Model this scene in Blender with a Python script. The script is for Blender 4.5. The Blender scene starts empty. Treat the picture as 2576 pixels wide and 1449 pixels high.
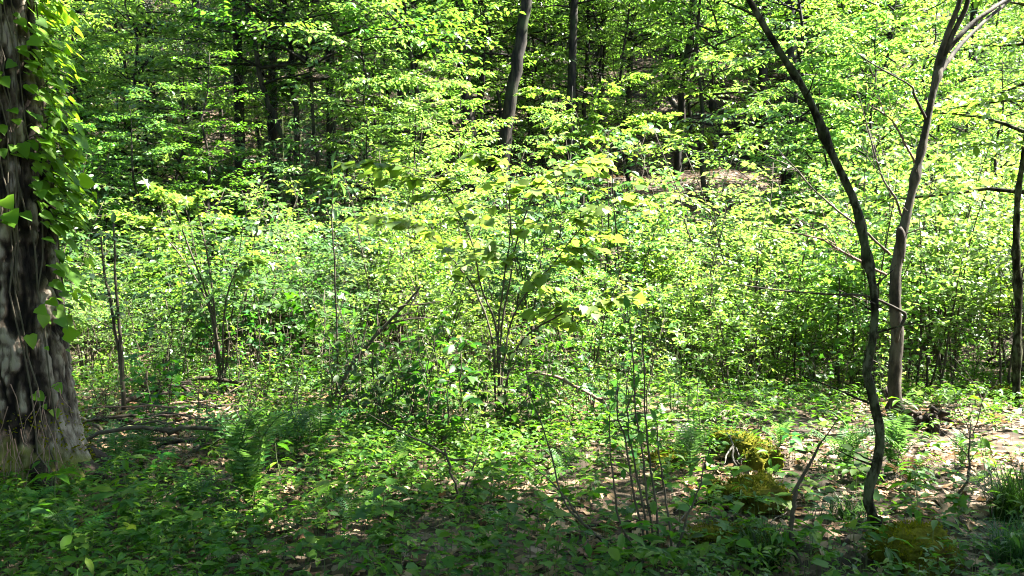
import bpy, math, random
import numpy as np
from mathutils import Vector

# ------------------------------------------------------------------ camera, world, sun, exposure
scene = bpy.context.scene
COL = scene.collection
R = math.radians
F_PX, CX, CY, PITCH, CAM_Z = 2143.0, 1288.0, 724.5, R(3.0), 1.6      # photo read at 2576 x 1449
cam_d = bpy.data.cameras.new("camera")
cam = bpy.data.objects.new("camera", cam_d)
COL.objects.link(cam)
cam.location = (0, 0, CAM_Z)
cam.rotation_euler = (R(90) - PITCH, 0, 0)
cam_d.sensor_width = 36.0
cam_d.lens = 36.0 * F_PX / 2576.0
cam_d.clip_start, cam_d.clip_end = 0.05, 1000
scene.camera = cam

SUN_EL, SUN_AZ = R(54), R(12)           # azimuth from +X towards +Y
sun_dir = Vector((math.cos(SUN_EL) * math.cos(SUN_AZ), math.cos(SUN_EL) * math.sin(SUN_AZ), math.sin(SUN_EL)))
world = bpy.data.worlds.new("World")
scene.world = world
world.use_nodes = True
wn = world.node_tree.nodes
sky = wn.new("ShaderNodeTexSky")
sky.sky_type = 'NISHITA'
sky.sun_disc = False
sky.sun_elevation = SUN_EL
sky.sun_rotation = math.pi / 2 - SUN_AZ
wn["Background"].inputs["Strength"].default_value = 0.05
world.node_tree.links.new(sky.outputs[0], wn["Background"].inputs["Color"])
sun_d = bpy.data.lights.new("sun", 'SUN')
sun_d.energy, sun_d.angle, sun_d.color = 5.0, R(0.53), (1.0, 0.95, 0.85)
sun = bpy.data.objects.new("sun", sun_d)
COL.objects.link(sun)
sun.rotation_euler = sun_dir.to_track_quat('Z', 'Y').to_euler()
scene.view_settings.view_transform = 'Standard'
scene.view_settings.look = 'None'
scene.view_settings.exposure = 4.15
scene.view_settings.gamma = 1.0
cy = scene.cycles
cy.max_bounces, cy.diffuse_bounces, cy.glossy_bounces, cy.transmission_bounces = 6, 4, 2, 4
cy.transparent_max_bounces = 4
cy.caustics_reflective = cy.caustics_refractive = False
cy.filter_width = 1.1
cy.use_denoising = True

rng = np.random.default_rng(7)
random.seed(7)

# ------------------------------------------------------------------ noise, terrain, pixel helpers
def _hash(ix, iy, s):
    h = (ix * 374761393 + iy * 668265263 + s * 2147483647) & 0xFFFFFFFF
    h = ((h ^ (h >> 13)) * 1274126177) & 0xFFFFFFFF
    return ((h ^ (h >> 16)) & 0xFFFF) / 65535.0

def vnoise(x, y, s=0, per=None):
    x = np.asarray(x, float); y = np.asarray(y, float)
    ix = np.floor(x).astype(np.int64); iy = np.floor(y).astype(np.int64)
    fx = x - ix; fy = y - iy
    fx = fx * fx * (3 - 2 * fx); fy = fy * fy * (3 - 2 * fy)
    ix1 = ix + 1
    if per:
        ix = ix % per; ix1 = ix1 % per
    a, b = _hash(ix, iy, s), _hash(ix1, iy, s)
    c, d = _hash(ix, iy + 1, s), _hash(ix1, iy + 1, s)
    return a + (b - a) * fx + (c - a) * fy + (a - b - c + d) * fx * fy

def fbm(x, y, s=0, o=4):
    t, a = 0, 0.5
    for k in range(o):
        t = t + a * (vnoise(x, y, s + k) - 0.5); a *= 0.5
        x = np.asarray(x) * 2.03; y = np.asarray(y) * 2.03
    return t

def sstep(a, b, x):
    t = np.clip((np.asarray(x, float) - a) / (b - a), 0, 1)
    return t * t * (3 - 2 * t)

PY = [-30, 4, 9, 12, 16, 19, 22, 25, 27.2, 29.2, 31, 36, 45, 55, 95]
PZ = [0.2, 0, -0.05, -0.25, -0.05, 0.5, 1.6, 2.9, 3.95, 4.15, 4.9, 8.2, 13.8, 19.2, 40]
def gz(x, y):
    x = np.asarray(x, float); y = np.asarray(y, float)
    z = (np.interp(y - 0.5, PY, PZ) + np.interp(y + 0.5, PY, PZ) + np.interp(y, PY, PZ)) / 3
    z = z - 0.06 * x * sstep(18, 28, y)
    z = z + fbm(x * 0.28, y * 0.28, 3, 4) * (0.22 + 0.9 * sstep(17, 24, y) - 0.75 * np.exp(-((y - 28.2) / 1.3) ** 2))
    z = z + fbm(x * 1.7, y * 1.7, 9, 3) * 0.13
    return z
def gzf(x, y): return float(gz(x, y))

CP, SP = math.cos(PITCH), math.sin(PITCH)
def at(px, py, d):
    """world point seen at photo pixel (px, py), d metres away along +Y"""
    u, v = (px - CX) / F_PX, -(py - CY) / F_PX
    k = d / (CP + v * SP)
    return np.array((u * k, d, CAM_Z + k * (v * CP - SP)))
def hit(px, py):
    for d in np.arange(2.5, 70, 0.05):
        p = at(px, py, d)
        if p[2] <= gzf(p[0], p[1]): return p
    return p
def proj(p):
    y, z = p[1], p[2] - CAM_Z
    w = y * CP - z * SP
    return CX + F_PX * p[0] / w, CY - F_PX * (y * SP + z * CP) / w

# ------------------------------------------------------------------ mesh builder
class MB:
    def __init__(s): s.v, s.f, s.m, s.n, s.cur = [], [], [], 0, 0
    def add(s, v, faces):
        v = np.asarray(v, float).reshape(-1, 3)
        for f in faces:
            f = np.asarray(f, np.int64)
            if f.size: s.f.append(f + s.n); s.m.append(s.cur)
        s.v.append(v); s.n += len(v)
    def mesh(s, name, mats, smooth=False):
        me = bpy.data.meshes.new(name)
        v = np.concatenate(s.v)
        me.vertices.add(len(v)); me.vertices.foreach_set("co", v.astype(np.float32).ravel())
        loops = np.concatenate([f.ravel() for f in s.f])
        tot = np.concatenate([np.full(len(f), f.shape[1]) for f in s.f])
        mi = np.concatenate([np.full(len(f), m) for f, m in zip(s.f, s.m)])
        me.loops.add(len(loops)); me.loops.foreach_set("vertex_index", loops.astype(np.int32))
        st = np.concatenate([[0], np.cumsum(tot)[:-1]])
        me.polygons.add(len(tot)); me.polygons.foreach_set("loop_start", st.astype(np.int32))
        me.polygons.foreach_set("material_index", mi.astype(np.int32))
        if smooth: me.polygons.foreach_set("use_smooth", np.ones(len(tot), bool))
        for m in (mats if isinstance(mats, (list, tuple)) else [mats]): me.materials.append(m)
        me.update(calc_edges=True)
        return me

def link(name, me, parent=None, loc=None):
    o = bpy.data.objects.new(name, me); COL.objects.link(o)
    if parent: o.parent = parent
    if loc is not None: o.location = loc
    return o
def empty(name, loc, rz=0.0):
    o = bpy.data.objects.new(name, None); COL.objects.link(o)
    o.empty_display_size = 0.1
    o.location = loc; o.rotation_euler = (0, 0, rz)
    return o
def tag(o, label, cat, group=None):
    o["label"] = label; o["category"] = cat
    if group: o["group"] = group
    return o
def kind(o, k): o["kind"] = k; return o

def nrm(a): return a / np.maximum(np.linalg.norm(a, axis=-1, keepdims=True), 1e-9)
Z = np.array((0, 0, 1.0))

def tube(mb, P, r, sides=6, cap=True, rough=0.0, seed=0, knots=0):
    P = np.asarray(P, float); n = len(P)
    r = np.interp(np.linspace(0, 1, n), np.linspace(0, 1, len(r)), r) if not np.isscalar(r) else np.full(n, r)
    for k in (np.random.default_rng(seed + 9).uniform(2, n - 3, knots) if knots else ()): r = r * (1 + .28 * np.exp(-((np.arange(n) - k) / .9) ** 2))   # branch scars
    T = nrm(np.gradient(P, axis=0))
    ref = np.array((1.0, 0, 0)) if abs(T[:, 0]).mean() < 0.7 else np.array((0, 1.0, 0))
    A = nrm(np.cross(T, ref)); B = np.cross(T, A)
    th = np.linspace(0, 2 * np.pi, sides, endpoint=False)
    rr = r[:, None] * np.ones((1, sides))
    if rough: rr = rr * (1 + rough * (vnoise(np.arange(n)[:, None] * 0.9 + seed * 7.1, np.arange(sides)[None, :] * 1.3, 5, None) - 0.5) * 2)
    V = P[:, None] + rr[..., None] * (np.cos(th)[None, :, None] * A[:, None] + np.sin(th)[None, :, None] * B[:, None])
    i = np.arange(n - 1)[:, None] * sides; j = np.arange(sides)[None, :]; j2 = (j + 1) % sides
    q = np.stack([i + j, i + j2, i + sides + j2, i + sides + j], -1).reshape(-1, 4)
    fs = [q]
    if cap: fs += [np.arange(sides)[None, ::-1], (np.arange(sides) + (n - 1) * sides)[None, :]]
    mb.add(V.reshape(-1, 3), fs)

def spline(pts, n):
    """smooth curve through the given points (Catmull-Rom)"""
    P = np.asarray(pts, float)
    if len(P) == 2: return P[0] + np.linspace(0, 1, n)[:, None] * (P[1] - P[0])
    E = np.vstack([2 * P[0] - P[1], P, 2 * P[-1] - P[-2]])
    t = np.linspace(0, len(P) - 1 - 1e-6, n); k = t.astype(int); u = (t - k)[:, None]
    a, b, c, d = E[k], E[k + 1], E[k + 2], E[k + 3]
    return 0.5 * (2 * b + (c - a) * u + (2 * a - 5 * b + 4 * c - d) * u ** 2 + (3 * b - a - 3 * c + d) * u ** 3)

# ------------------------------------------------------------------ leaf shapes: x along the leaf, y across, z up
def leaf_tpl(kindname):
    if kindname == 'ovate':
        v = [(0, 0, 0), (.5, 0, .0), (1, 0, -.16), (.22, .2, .06), (.58, .24, .05), (.22, -.2, .06), (.58, -.24, .05)]
        return np.array(v, float), [np.array([(0, 1, 4, 3), (0, 5, 6, 1)]), np.array([(1, 2, 4), (1, 6, 2)])]
    if kindname == 'small':
        v = [(0, 0, 0), (.5, .26, .06), (1, 0, -.08), (.5, -.26, .06)]
        return np.array(v, float), [np.array([(0, 2, 1), (0, 3, 2)])]
    if kindname == 'narrow':
        v = [(0, 0, 0), (.4, .11, .03), (1, 0, -.05), (.4, -.11, .03)]
        return np.array(v, float), [np.array([(0, 2, 1), (0, 3, 2)])]
    if kindname == 'lance':
        v = [(0, 0, 0), (.5, 0, .0), (1, 0, -.2), (.3, .13, .04), (.65, .13, .03), (.3, -.13, .04), (.65, -.13, .03)]
        return np.array(v, float), [np.array([(0, 1, 4, 3), (0, 5, 6, 1)]), np.array([(1, 2, 4), (1, 6, 2)])]
    if kindname == 'heart':
        h = [(0, 0), (-.1, .16), (-.06, .33), (.12, .46), (.36, .46), (.6, .33), (.82, .14), (1, 0)]
    elif kindname == 'ivy':
        h = [(0, 0), (-.06, .22), (.1, .5), (.3, .42), (.44, .36), (.66, .26), (.86, .1), (1, 0)]
    elif kindname == 'maple':
        h = [(0, 0), (-.02, .2), (-.12, .42), (.14, .38), (.22, .62), (.38, .5), (.46, .22), (.62, .26), (.68, .12), (1, 0)]
    elif kindname == 'oak':
        h = [(0, 0), (.12, .07), (.22, .22), (.32, .1), (.45, .3), (.55, .12), (.68, .27), (.78, .1), (.9, .14), (1, 0)]
    elif kindname == 'star':
        h = [(0, 0), (-.15, .2), (-.3, .45), (.02, .3), (.2, .75), (.28, .2), (.6, .16), (1, 0)]
    h = np.array(h, float); n = len(h)
    mid = np.zeros((n, 3)); mid[:, 0] = np.clip(h[:, 0], 0, 1); mid[:, 2] = -0.15 * mid[:, 0] ** 2
    zz = lambda s: np.column_stack([h[:, 0], s * h[:, 1], -0.15 * np.clip(h[:, 0], 0, 1) ** 2 + 0.22 * h[:, 1] - .35 * h[:, 1] ** 2])
    V = np.vstack([mid, zz(1), zz(-1)])
    L, Rr = [], []
    for i in range(n - 1):
        L.append((i, i + 1, n + i + 1, n + i)); Rr.append((i, 2 * n + i, 2 * n + i + 1, i + 1))
    # drop degenerate first/last quads into tris
    tris = np.array([(0, 1, n + 1), (0, 2 * n + 1, 1), (n - 2, n - 1, n + n - 2), (n - 2, 3 * n - 2, n - 1)])
    return V, [np.array(L[1:-1] + Rr[1:-1]), tris]
TPL = {k: leaf_tpl(k) for k in ('ovate', 'small', 'narrow', 'lance', 'heart', 'ivy', 'maple', 'oak', 'star')}

def leaves(mb, tpl, pos, d, up, size, wide=1.0):
    V, fs = TPL[tpl]; pos = np.asarray(pos, float).reshape(-1, 3); N = len(pos)
    if N == 0: return
    x = nrm(np.broadcast_to(np.asarray(d, float), (N, 3)))
    up = np.broadcast_to(np.asarray(up, float), (N, 3))
    z = nrm(up - (up * x).sum(1, keepdims=True) * x); y = np.cross(z, x)
    s = np.broadcast_to(np.asarray(size, float), (N,))[:, None, None]
    w = V[None, :, 0, None] * x[:, None] + V[None, :, 1, None] * y[:, None] * wide + V[None, :, 2, None] * z[:, None]
    W = pos[:, None] + s * w
    off = (np.arange(N) * len(V))[:, None, None]
    mb.add(W.reshape(-1, 3), [(f[None] + off).reshape(-1, f.shape[1]) for f in fs])

def twig_leaves(rg, P, n, size, t0=0.15, flat=0.45, fwd=0.6, droop=0.2):
    """leaf positions, directions and normals along a twig polyline, alternate sides, blades near level"""
    P = np.asarray(P, float); t = np.linspace(t0, 1, n) * (len(P) - 1)
    k = np.minimum(t.astype(int), len(P) - 2); u = (t - k)[:, None]
    pos = P[k] * (1 - u) + P[k + 1] * u
    T = nrm(P[k + 1] - P[k])
    S = nrm(np.cross(T, Z) + 1e-6) * np.where(np.arange(n) % 2, 1, -1)[:, None]
    d = T * fwd + S + rg.normal(0, .35, (n, 3)) - Z * droop
    d[-1] = T[-1] - Z * droop
    up = Z + rg.normal(0, flat, (n, 3))
    return pos, d, up, size * rg.uniform(.6, 1.25, n)

# ------------------------------------------------------------------ materials
def mat_base(name):
    m = bpy.data.materials.new(name); m.use_nodes = True
    nt = m.node_tree; nt.nodes.clear()
    out = nt.nodes.new("ShaderNodeOutputMaterial")
    return m, nt, out
def ramp(nt, stops, fac):
    r = nt.nodes.new("ShaderNodeValToRGB")
    e = r.color_ramp.elements
    while len(e) < len(stops): e.new(0.5)
    for i, (p, c) in enumerate(stops): e[i].position = p; e[i].color = (*c, 1)
    nt.links.new(fac, r.inputs[0]); return r.outputs[0]

def leaf_mat(name, cols, trans, tmix=0.5, rough=0.42, spec=0.3, objvar=0.35):
    m, nt, out = mat_base(name); N, L = nt.nodes.new, nt.links.new
    cols = [tuple(.68 * q for q in c) for c in cols]; trans = tuple(.72 * q for q in trans)
    g = N("ShaderNodeNewGeometry"); oi = N("ShaderNodeObjectInfo")
    c = ramp(nt, [(i / (len(cols) - 1), k) for i, k in enumerate(cols)], g.outputs["Random Per Island"])
    hv = N("ShaderNodeHueSaturation"); L(c, hv.inputs["Color"])
    mr = N("ShaderNodeMapRange"); L(oi.outputs["Random"], mr.inputs[0]); mr.inputs[3].default_value = 1 - objvar; mr.inputs[4].default_value = 1 + objvar
    L(mr.outputs[0], hv.inputs["Value"])
    mh = N("ShaderNodeMapRange"); L(oi.outputs["Random"], mh.inputs[0]); mh.inputs[3].default_value = .492 - .02 * objvar / .35; mh.inputs[4].default_value = .505 + .03 * objvar / .35
    L(mh.outputs[0], hv.inputs["Hue"])
    wn_ = N("ShaderNodeTexWhiteNoise"); wn_.noise_dimensions = '1D'; L(oi.outputs["Random"], wn_.inputs["W"])
    ms = N("ShaderNodeMapRange"); L(wn_.outputs["Value"], ms.inputs[0]); ms.inputs[3].default_value = 1.02 - .65 * objvar; ms.inputs[4].default_value = 1.14
    L(ms.outputs[0], hv.inputs["Saturation"])
    p = N("ShaderNodeBsdfPrincipled"); L(hv.outputs[0], p.inputs["Base Color"])
    p.inputs["Roughness"].default_value = rough; p.inputs["Specular IOR Level"].default_value = spec
    t = N("ShaderNodeBsdfTranslucent")
    tm = N("ShaderNodeMix"); tm.data_type = 'RGBA'; tm.blend_type = 'MULTIPLY'; tm.inputs[0].default_value = 1
    gain = N("ShaderNodeMix"); gain.data_type = 'RGBA'; gain.blend_type = 'MIX'; gain.inputs[0].default_value = 0.6
    L(hv.outputs[0], gain.inputs[6]); gain.inputs[7].default_value = (*trans, 1)
    L(gain.outputs[2], t.inputs["Color"])
    mx = N("ShaderNodeMixShader"); mx.inputs[0].default_value = tmix
    L(p.outputs[0], mx.inputs[1]); L(t.outputs[0], mx.inputs[2]); L(mx.outputs[0], out.inputs[0])
    return m

def solid_mat(name, stops, scale=6.0, stretch=(1, 1, 1), rough=0.85, bump=0.4, detail=6, noise2=None, spec=0.2):
    """colour from a noise in object space, a second noise for blotches, bump from both"""
    m, nt, out = mat_base(name); N, L = nt.nodes.new, nt.links.new
    tc = N("ShaderNodeTexCoord"); mp = N("ShaderNodeMapping"); L(tc.outputs["Object"], mp.inputs[0]); mp.inputs["Scale"].default_value = stretch
    stops = [(p, tuple(.65 * q for q in c)) for p, c in stops]
    n = N("ShaderNodeTexNoise"); n.inputs["Scale"].default_value = scale; n.inputs["Detail"].default_value = detail; n.inputs["Roughness"].default_value = .65
    L(mp.outputs[0], n.inputs["Vector"])
    c = ramp(nt, stops, n.outputs["Fac"])
    if noise2:
        sc2, lo, hi, col = noise2
        n2 = N("ShaderNodeTexNoise"); n2.inputs["Scale"].default_value = sc2; n2.inputs["Detail"].default_value = 5; L(tc.outputs["Object"], n2.inputs["Vector"])
        mr = N("ShaderNodeMapRange"); L(n2.outputs["Fac"], mr.inputs[0]); mr.inputs[1].default_value = lo; mr.inputs[2].default_value = hi
        mx = N("ShaderNodeMix"); mx.data_type = 'RGBA'; L(mr.outputs[0], mx.inputs[0]); L(c, mx.inputs[6]); mx.inputs[7].default_value = (*col, 1)
        c = mx.outputs[2]
    p = N("ShaderNodeBsdfPrincipled"); L(c, p.inputs["Base Color"]); p.inputs["Roughness"].default_value = rough; p.inputs["Specular IOR Level"].default_value = spec
    b = N("ShaderNodeBump"); b.inputs["Strength"].default_value = bump; b.inputs["Distance"].default_value = .02; L(n.outputs["Fac"], b.inputs["Height"]); L(b.outputs[0], p.inputs["Normal"])
    L(p.outputs[0], out.inputs[0]); return m

M = {}
M['thicket'] = leaf_mat('thicket leaves', [(.05, .125, .016), (.085, .18, .022), (.15, .25, .045), (.065, .15, .022)], (.25, .46, .03), tmix=.56, rough=.36, spec=.5)
M['bright'] = leaf_mat('lime leaves', [(.075, .18, .024), (.12, .245, .04), (.21, .33, .08)], (.28, .50, .045), tmix=.56, rough=.36, spec=.5)
M['blue'] = leaf_mat('bluish leaves', [(.04, .10, .03), (.06, .13, .045), (.08, .16, .055)], (.12, .27, .04))
M['hill'] = leaf_mat('woodland leaves', [(.05, .12, .014), (.085, .175, .02), (.13, .24, .05)], (.18, .39, .022), rough=.38, spec=.45)
M['heart'] = leaf_mat('heart leaves', [(.075, .16, .035), (.11, .20, .04), (.15, .23, .04)], (.36, .58, .05), rough=.5)
M['vine'] = leaf_mat('vine leaves', [(.06, .16, .025), (.09, .20, .03), (.13, .25, .04)], (.38, .66, .02), rough=.5, spec=.15, objvar=0.05)
M['herb'] = leaf_mat('herb leaves', [(.018, .075, .006), (.035, .12, .009), (.075, .17, .013), (.13, .20, .02)], (.13, .34, .01), objvar=0.1, spec=.2, rough=.5)
M['darkherb'] = leaf_mat('dark herb leaves', [(.014, .06, .005), (.024, .09, .007), (.05, .13, .011)], (.07, .23, .008), spec=.2, rough=.5)
M['fern'] = leaf_mat('fern fronds', [(.045, .12, .03), (.07, .16, .035)], (.15, .32, .04), rough=.5)
M['needle'] = leaf_mat('hemlock needles', [(.05, .085, .05), (.08, .115, .075), (.12, .15, .11)], (.06, .10, .04), tmix=.2, rough=.6)
M['grass'] = leaf_mat('grass blades', [(.018, .06, .012), (.035, .09, .018)], (.06, .16, .015), spec=.15)
M['litter'] = leaf_mat('dry leaves', [(.10, .055, .03), (.19, .115, .06), (.27, .185, .11), (.36, .27, .175), (.15, .08, .04)], (.22, .12, .05), tmix=.18, rough=.7, spec=.3, objvar=.02)
M['rust'] = leaf_mat('rusty dead fronds', [(.07, .032, .014), (.11, .055, .025), (.13, .08, .045)], (.10, .05, .02), tmix=.3, rough=.8)
M['stem'] = solid_mat('dark stems', [(.3, (.035, .028, .018)), (.6, (.075, .062, .042)), (.8, (.11, .10, .075))], 18, (1, 1, .3))
M['greenstem'] = solid_mat('green stems', [(.3, (.07, .10, .03)), (.7, (.14, .17, .07))], 12, (1, 1, .3))
M['bark'] = solid_mat('hill trunk bark', [(.4, (.004, .003, .002)), (.5, (.014, .0105, .007)), (.6, (.04, .032, .022))], 9, (1, 1, .22), bump=.7, noise2=(2.2, .52, .7, (.02, .026, .010)))
M['palebark'] = solid_mat('pale bark', [(.42, (.016, .012, .007)), (.5, (.038, .029, .019)), (.6, (.085, .07, .05))], 11, (1, 1, .4), bump=.5)
M['sapbark'] = solid_mat('sapling bark', [(.42, (.006, .0055, .0025)), (.5, (.020, .019, .009)), (.6, (.075, .075, .045))], 22, (1, 1, .45), bump=.6, spec=.05, noise2=(7, .52, .68, (.03, .038, .015)))
M['dead'] = solid_mat('dead wood', [(.3, (.045, .033, .022)), (.5, (.11, .088, .066)), (.72, (.24, .21, .175))], 16, (1, 1, .5), bump=.6)
M['reddead'] = solid_mat('reddish dead twigs', [(.3, (.09, .05, .035)), (.6, (.20, .13, .10))], 16, (1, 1, .5))
M['lichen'] = solid_mat('lichen wood', [(.35, (.03, .026, .018)), (.5, (.07, .066, .055)), (.65, (.15, .155, .14))], 26, bump=.7)
M['moss'] = solid_mat('moss cover', [(.3, (.035, .036, .007)), (.5, (.10, .097, .014)), (.7, (.17, .155, .022))], 14, bump=1.0, rough=1, noise2=(3.0, .56, .7, (.05, .033, .018)), spec=0)
M['mosstuft'] = leaf_mat('moss tufts', [(.07, .085, .009), (.13, .135, .014), (.20, .185, .022)], (.16, .18, .012), tmix=.35, rough=.9, spec=.1, objvar=.05)
M['rootdark'] = solid_mat('dark roots', [(.35, (.012, .008, .005)), (.6, (.04, .028, .018)), (.75, (.08, .06, .04))], 14, bump=.9)

def ground_mat():
    m, nt, out = mat_base('forest floor'); N, L = nt.nodes.new, nt.links.new
    tc = N("ShaderNodeTexCoord")
    n0 = N("ShaderNodeTexNoise"); n0.inputs["Scale"].default_value = 9; n0.inputs["Detail"].default_value = 4; L(tc.outputs["Object"], n0.inputs["Vector"])
    wv = N("ShaderNodeMix"); wv.data_type = 'RGBA'; wv.blend_type = 'ADD'; wv.inputs[0].default_value = .12; L(tc.outputs["Object"], wv.inputs[6]); L(n0.outputs["Color"], wv.inputs[7])
    v = N("ShaderNodeTexVoronoi"); v.inputs["Scale"].default_value = 17; L(wv.outputs[2], v.inputs["Vector"])
    sep = N("ShaderNodeSeparateColor"); L(v.outputs["Color"], sep.inputs[0])
    c = ramp(nt, [(0, (.008, .005, .003)), (.3, (.026, .016, .009)), (.55, (.05, .032, .02)), (.8, (.09, .063, .043)), (1, (.15, .115, .084))], sep.outputs[0])
    n1 = N("ShaderNodeTexNoise"); n1.inputs["Scale"].default_value = 1.3; n1.inputs["Detail"].default_value = 6; L(tc.outputs["Object"], n1.inputs["Vector"])
    mr = N("ShaderNodeMapRange"); L(n1.outputs["Fac"], mr.inputs[0]); mr.inputs[1].default_value = .46; mr.inputs[2].default_value = .62
    mx = N("ShaderNodeMix"); mx.data_type = 'RGBA'; L(mr.outputs[0], mx.inputs[0]); L(c, mx.inputs[6]); mx.inputs[7].default_value = (.012, .009, .005, 1)
    p = N("ShaderNodeBsdfPrincipled"); p.inputs["Roughness"].default_value = .9; p.inputs["Specular IOR Level"].default_value = .15
    L(mx.outputs[2], p.inputs["Base Color"])
    b = N("ShaderNodeBump"); b.inputs["Strength"].default_value = .9; b.inputs["Distance"].default_value = .03; L(sep.outputs[1], b.inputs["Height"]); L(b.outputs[0], p.inputs["Normal"])
    L(p.outputs[0], out.inputs[0]); return m
M['ground'] = ground_mat()
M['path'] = solid_mat('trodden earth', [(.3, (.035, .021, .012)), (.55, (.07, .045, .028)), (.75, (.13, .09, .06))], 5, bump=.5, detail=8)

def bark_mat():
    m, nt, out = mat_base('deep ridged bark'); N, L = nt.nodes.new, nt.links.new
    tc = N("ShaderNodeTexCoord"); mp = N("ShaderNodeMapping"); L(tc.outputs["Object"], mp.inputs[0]); mp.inputs["Scale"].default_value = (1, 1, .28)
    n = N("ShaderNodeTexNoise"); n.inputs["Scale"].default_value = 24; n.inputs["Detail"].default_value = 8; n.inputs["Roughness"].default_value = .7; L(mp.outputs[0], n.inputs["Vector"])
    at_ = N("ShaderNodeAttribute"); at_.attribute_name = "ridge"
    ad = N("ShaderNodeMath"); ad.operation = 'MULTIPLY_ADD'; L(n.outputs["Fac"], ad.inputs[0]); ad.inputs[1].default_value = .95; L(at_.outputs["Fac"], ad.inputs[2])
    c = ramp(nt, [(.4, (.003, .002, .0015)), (.62, (.016, .011, .008)), (.82, (.06, .046, .034)), (1, (.15, .125, .10))], ad.outputs[0])
    n2 = N("ShaderNodeTexNoise"); n2.inputs["Scale"].default_value = 3.2; n2.inputs["Detail"].default_value = 6; L(tc.outputs["Object"], n2.inputs["Vector"])
    sp = N("ShaderNodeSeparateXYZ"); L(tc.outputs["Object"], sp.inputs[0])
    lo = N("ShaderNodeMapRange"); L(sp.outputs[2], lo.inputs[0]); lo.inputs[1].default_value = .75; lo.inputs[2].default_value = .0; lo.inputs[3].default_value = -.12; lo.inputs[4].default_value = .16
    s2 = N("ShaderNodeMath"); L(n2.outputs["Fac"], s2.inputs[0]); L(lo.outputs[0], s2.inputs[1])
    mr = N("ShaderNodeMapRange"); L(s2.outputs[0], mr.inputs[0]); mr.inputs[1].default_value = .55; mr.inputs[2].default_value = .68
    mx = N("ShaderNodeMix"); mx.data_type = 'RGBA'; L(mr.outputs[0], mx.inputs[0]); L(c, mx.inputs[6]); mx.inputs[7].default_value = (.085, .085, .022, 1)
    p = N("ShaderNodeBsdfPrincipled"); p.inputs["Roughness"].default_value = .92; p.inputs["Specular IOR Level"].default_value = .15; L(mx.outputs[2], p.inputs["Base Color"])
    b = N("ShaderNodeBump"); b.inputs["Strength"].default_value = .8; b.inputs["Distance"].default_value = .015; L(n.outputs["Fac"], b.inputs["Height"]); L(b.outputs[0], p.inputs["Normal"])
    L(p.outputs[0], out.inputs[0]); return m
M['bigbark'] = bark_mat()

# ------------------------------------------------------------------ ground and path
def axis_grid(knots):
    out = []
    for (a, b, st) in knots: out.append(np.arange(a, b, st))
    return np.concatenate(out + [[knots[-1][1]]])
gx = axis_grid([(-80, -20, 2.0), (-20, -6, .35), (-6, 6, .08), (6, 20, .35), (20, 80, 2.0)])
gy = axis_grid([(-40, 1, 1.5), (1, 12, .08), (12, 40, .3), (40, 110, 1.5)])
GX, GY = np.meshgrid(gx, gy)
mb = MB(); nx = len(gx)
i = np.arange(len(gy) - 1)[:, None] * nx; j = np.arange(nx - 1)[None, :]
mb.add(np.stack([GX, GY, gz(GX, GY)], -1), [np.stack([i + j, i + j + 1, i + nx + j + 1, i + nx + j], -1).reshape(-1, 4)])
kind(link('ground', mb.mesh('ground', M['ground'], True)), 'structure')

mb = MB(); us = np.linspace(-6, 16, 90); ws = np.linspace(-.75, .75, 9)
U, W = np.meshgrid(us, ws); YY = 28.2 + W + 0.5 * np.sin(U * .35) - 0.02 * U
mb.add(np.stack([U, YY, gz(U, YY) + .03], -1), [np.stack([a := (np.arange(8)[:, None] * 90 + np.arange(89)[None]), a + 1, a + 91, a + 90], -1).reshape(-1, 4)])
kind(link('path', mb.mesh('path', M['path'], True)), 'structure')

# ------------------------------------------------------------------ plant growers (each returns wood and leaf meshes)
def grow_shrub(seed, H, nst, spread, lsize, tpl, wood, leafm, start=.3, nb=16, gap=.05, blen=.34, flat=.45):
    rg = np.random.default_rng(seed); S, Lf = MB(), MB(); data = []
    for s in range(nst):
        az = s * 2.4 + rg.uniform(0, 1.5); lean = rg.uniform(.04, spread); Ls = H * rg.uniform(.6, 1) if s else H
        b0 = np.array((rg.normal(0, .09), rg.normal(0, .09), -.05)); dh = np.array((math.cos(az), math.sin(az), 0))
        t = np.linspace(0, 1, 9)[:, None]
        P = b0 + Ls * (t * Z * math.cos(lean) + dh * (t * lean + .12 * t ** 2.5)) + np.cumsum(rg.normal(0, .02, (9, 3)), 0) * [1, 1, .2]
        tube(S, P, [.0055 * H + .002, .003], 5)
        for q in np.linspace(start + rg.uniform(0, .06), .98, nb):
            k = q * 8; i0 = min(int(k), 7); p0 = P[i0] + (P[i0 + 1] - P[i0]) * (k - i0)
            a2 = rg.uniform(0, 6.28); el = rg.uniform(.05, .75)
            bl = Ls * blen * (1.1 - .75 * (q - start) / (1 - start)) * rg.uniform(.55, 1.2)
            d = np.array((math.cos(a2) * math.cos(el), math.sin(a2) * math.cos(el), math.sin(el)))
            tt = np.linspace(0, 1, 5)[:, None]
            B = p0 + bl * (d * tt - Z * .25 * tt ** 2) + np.cumsum(rg.normal(0, .012, (5, 3)), 0)
            tube(S, B, [.0035, .0015], 3, cap=False)
            data.append(twig_leaves(rg, B, max(4, int(bl / gap)), lsize, flat=flat))
            if bl > .35:                                     # side sprigs
                for w in (.4, .65, .85):
                    c0 = B[0] + (B[-1] - B[0]) * w; d2 = d + rg.normal(0, .6, 3); d2[2] *= .5
                    C = c0 + nrm(d2) * bl * .45 * np.linspace(0, 1, 3)[:, None]
                    tube(S, C, [.002, .001], 3, cap=False)
                    data.append(twig_leaves(rg, C, max(3, int(bl * .45 / gap)), lsize, flat=flat))
    a = [np.concatenate(x) for x in zip(*data)]
    leaves(Lf, tpl, *a)
    return S.mesh('stems', M[wood]), Lf.mesh('foliage', M[leafm])

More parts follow.
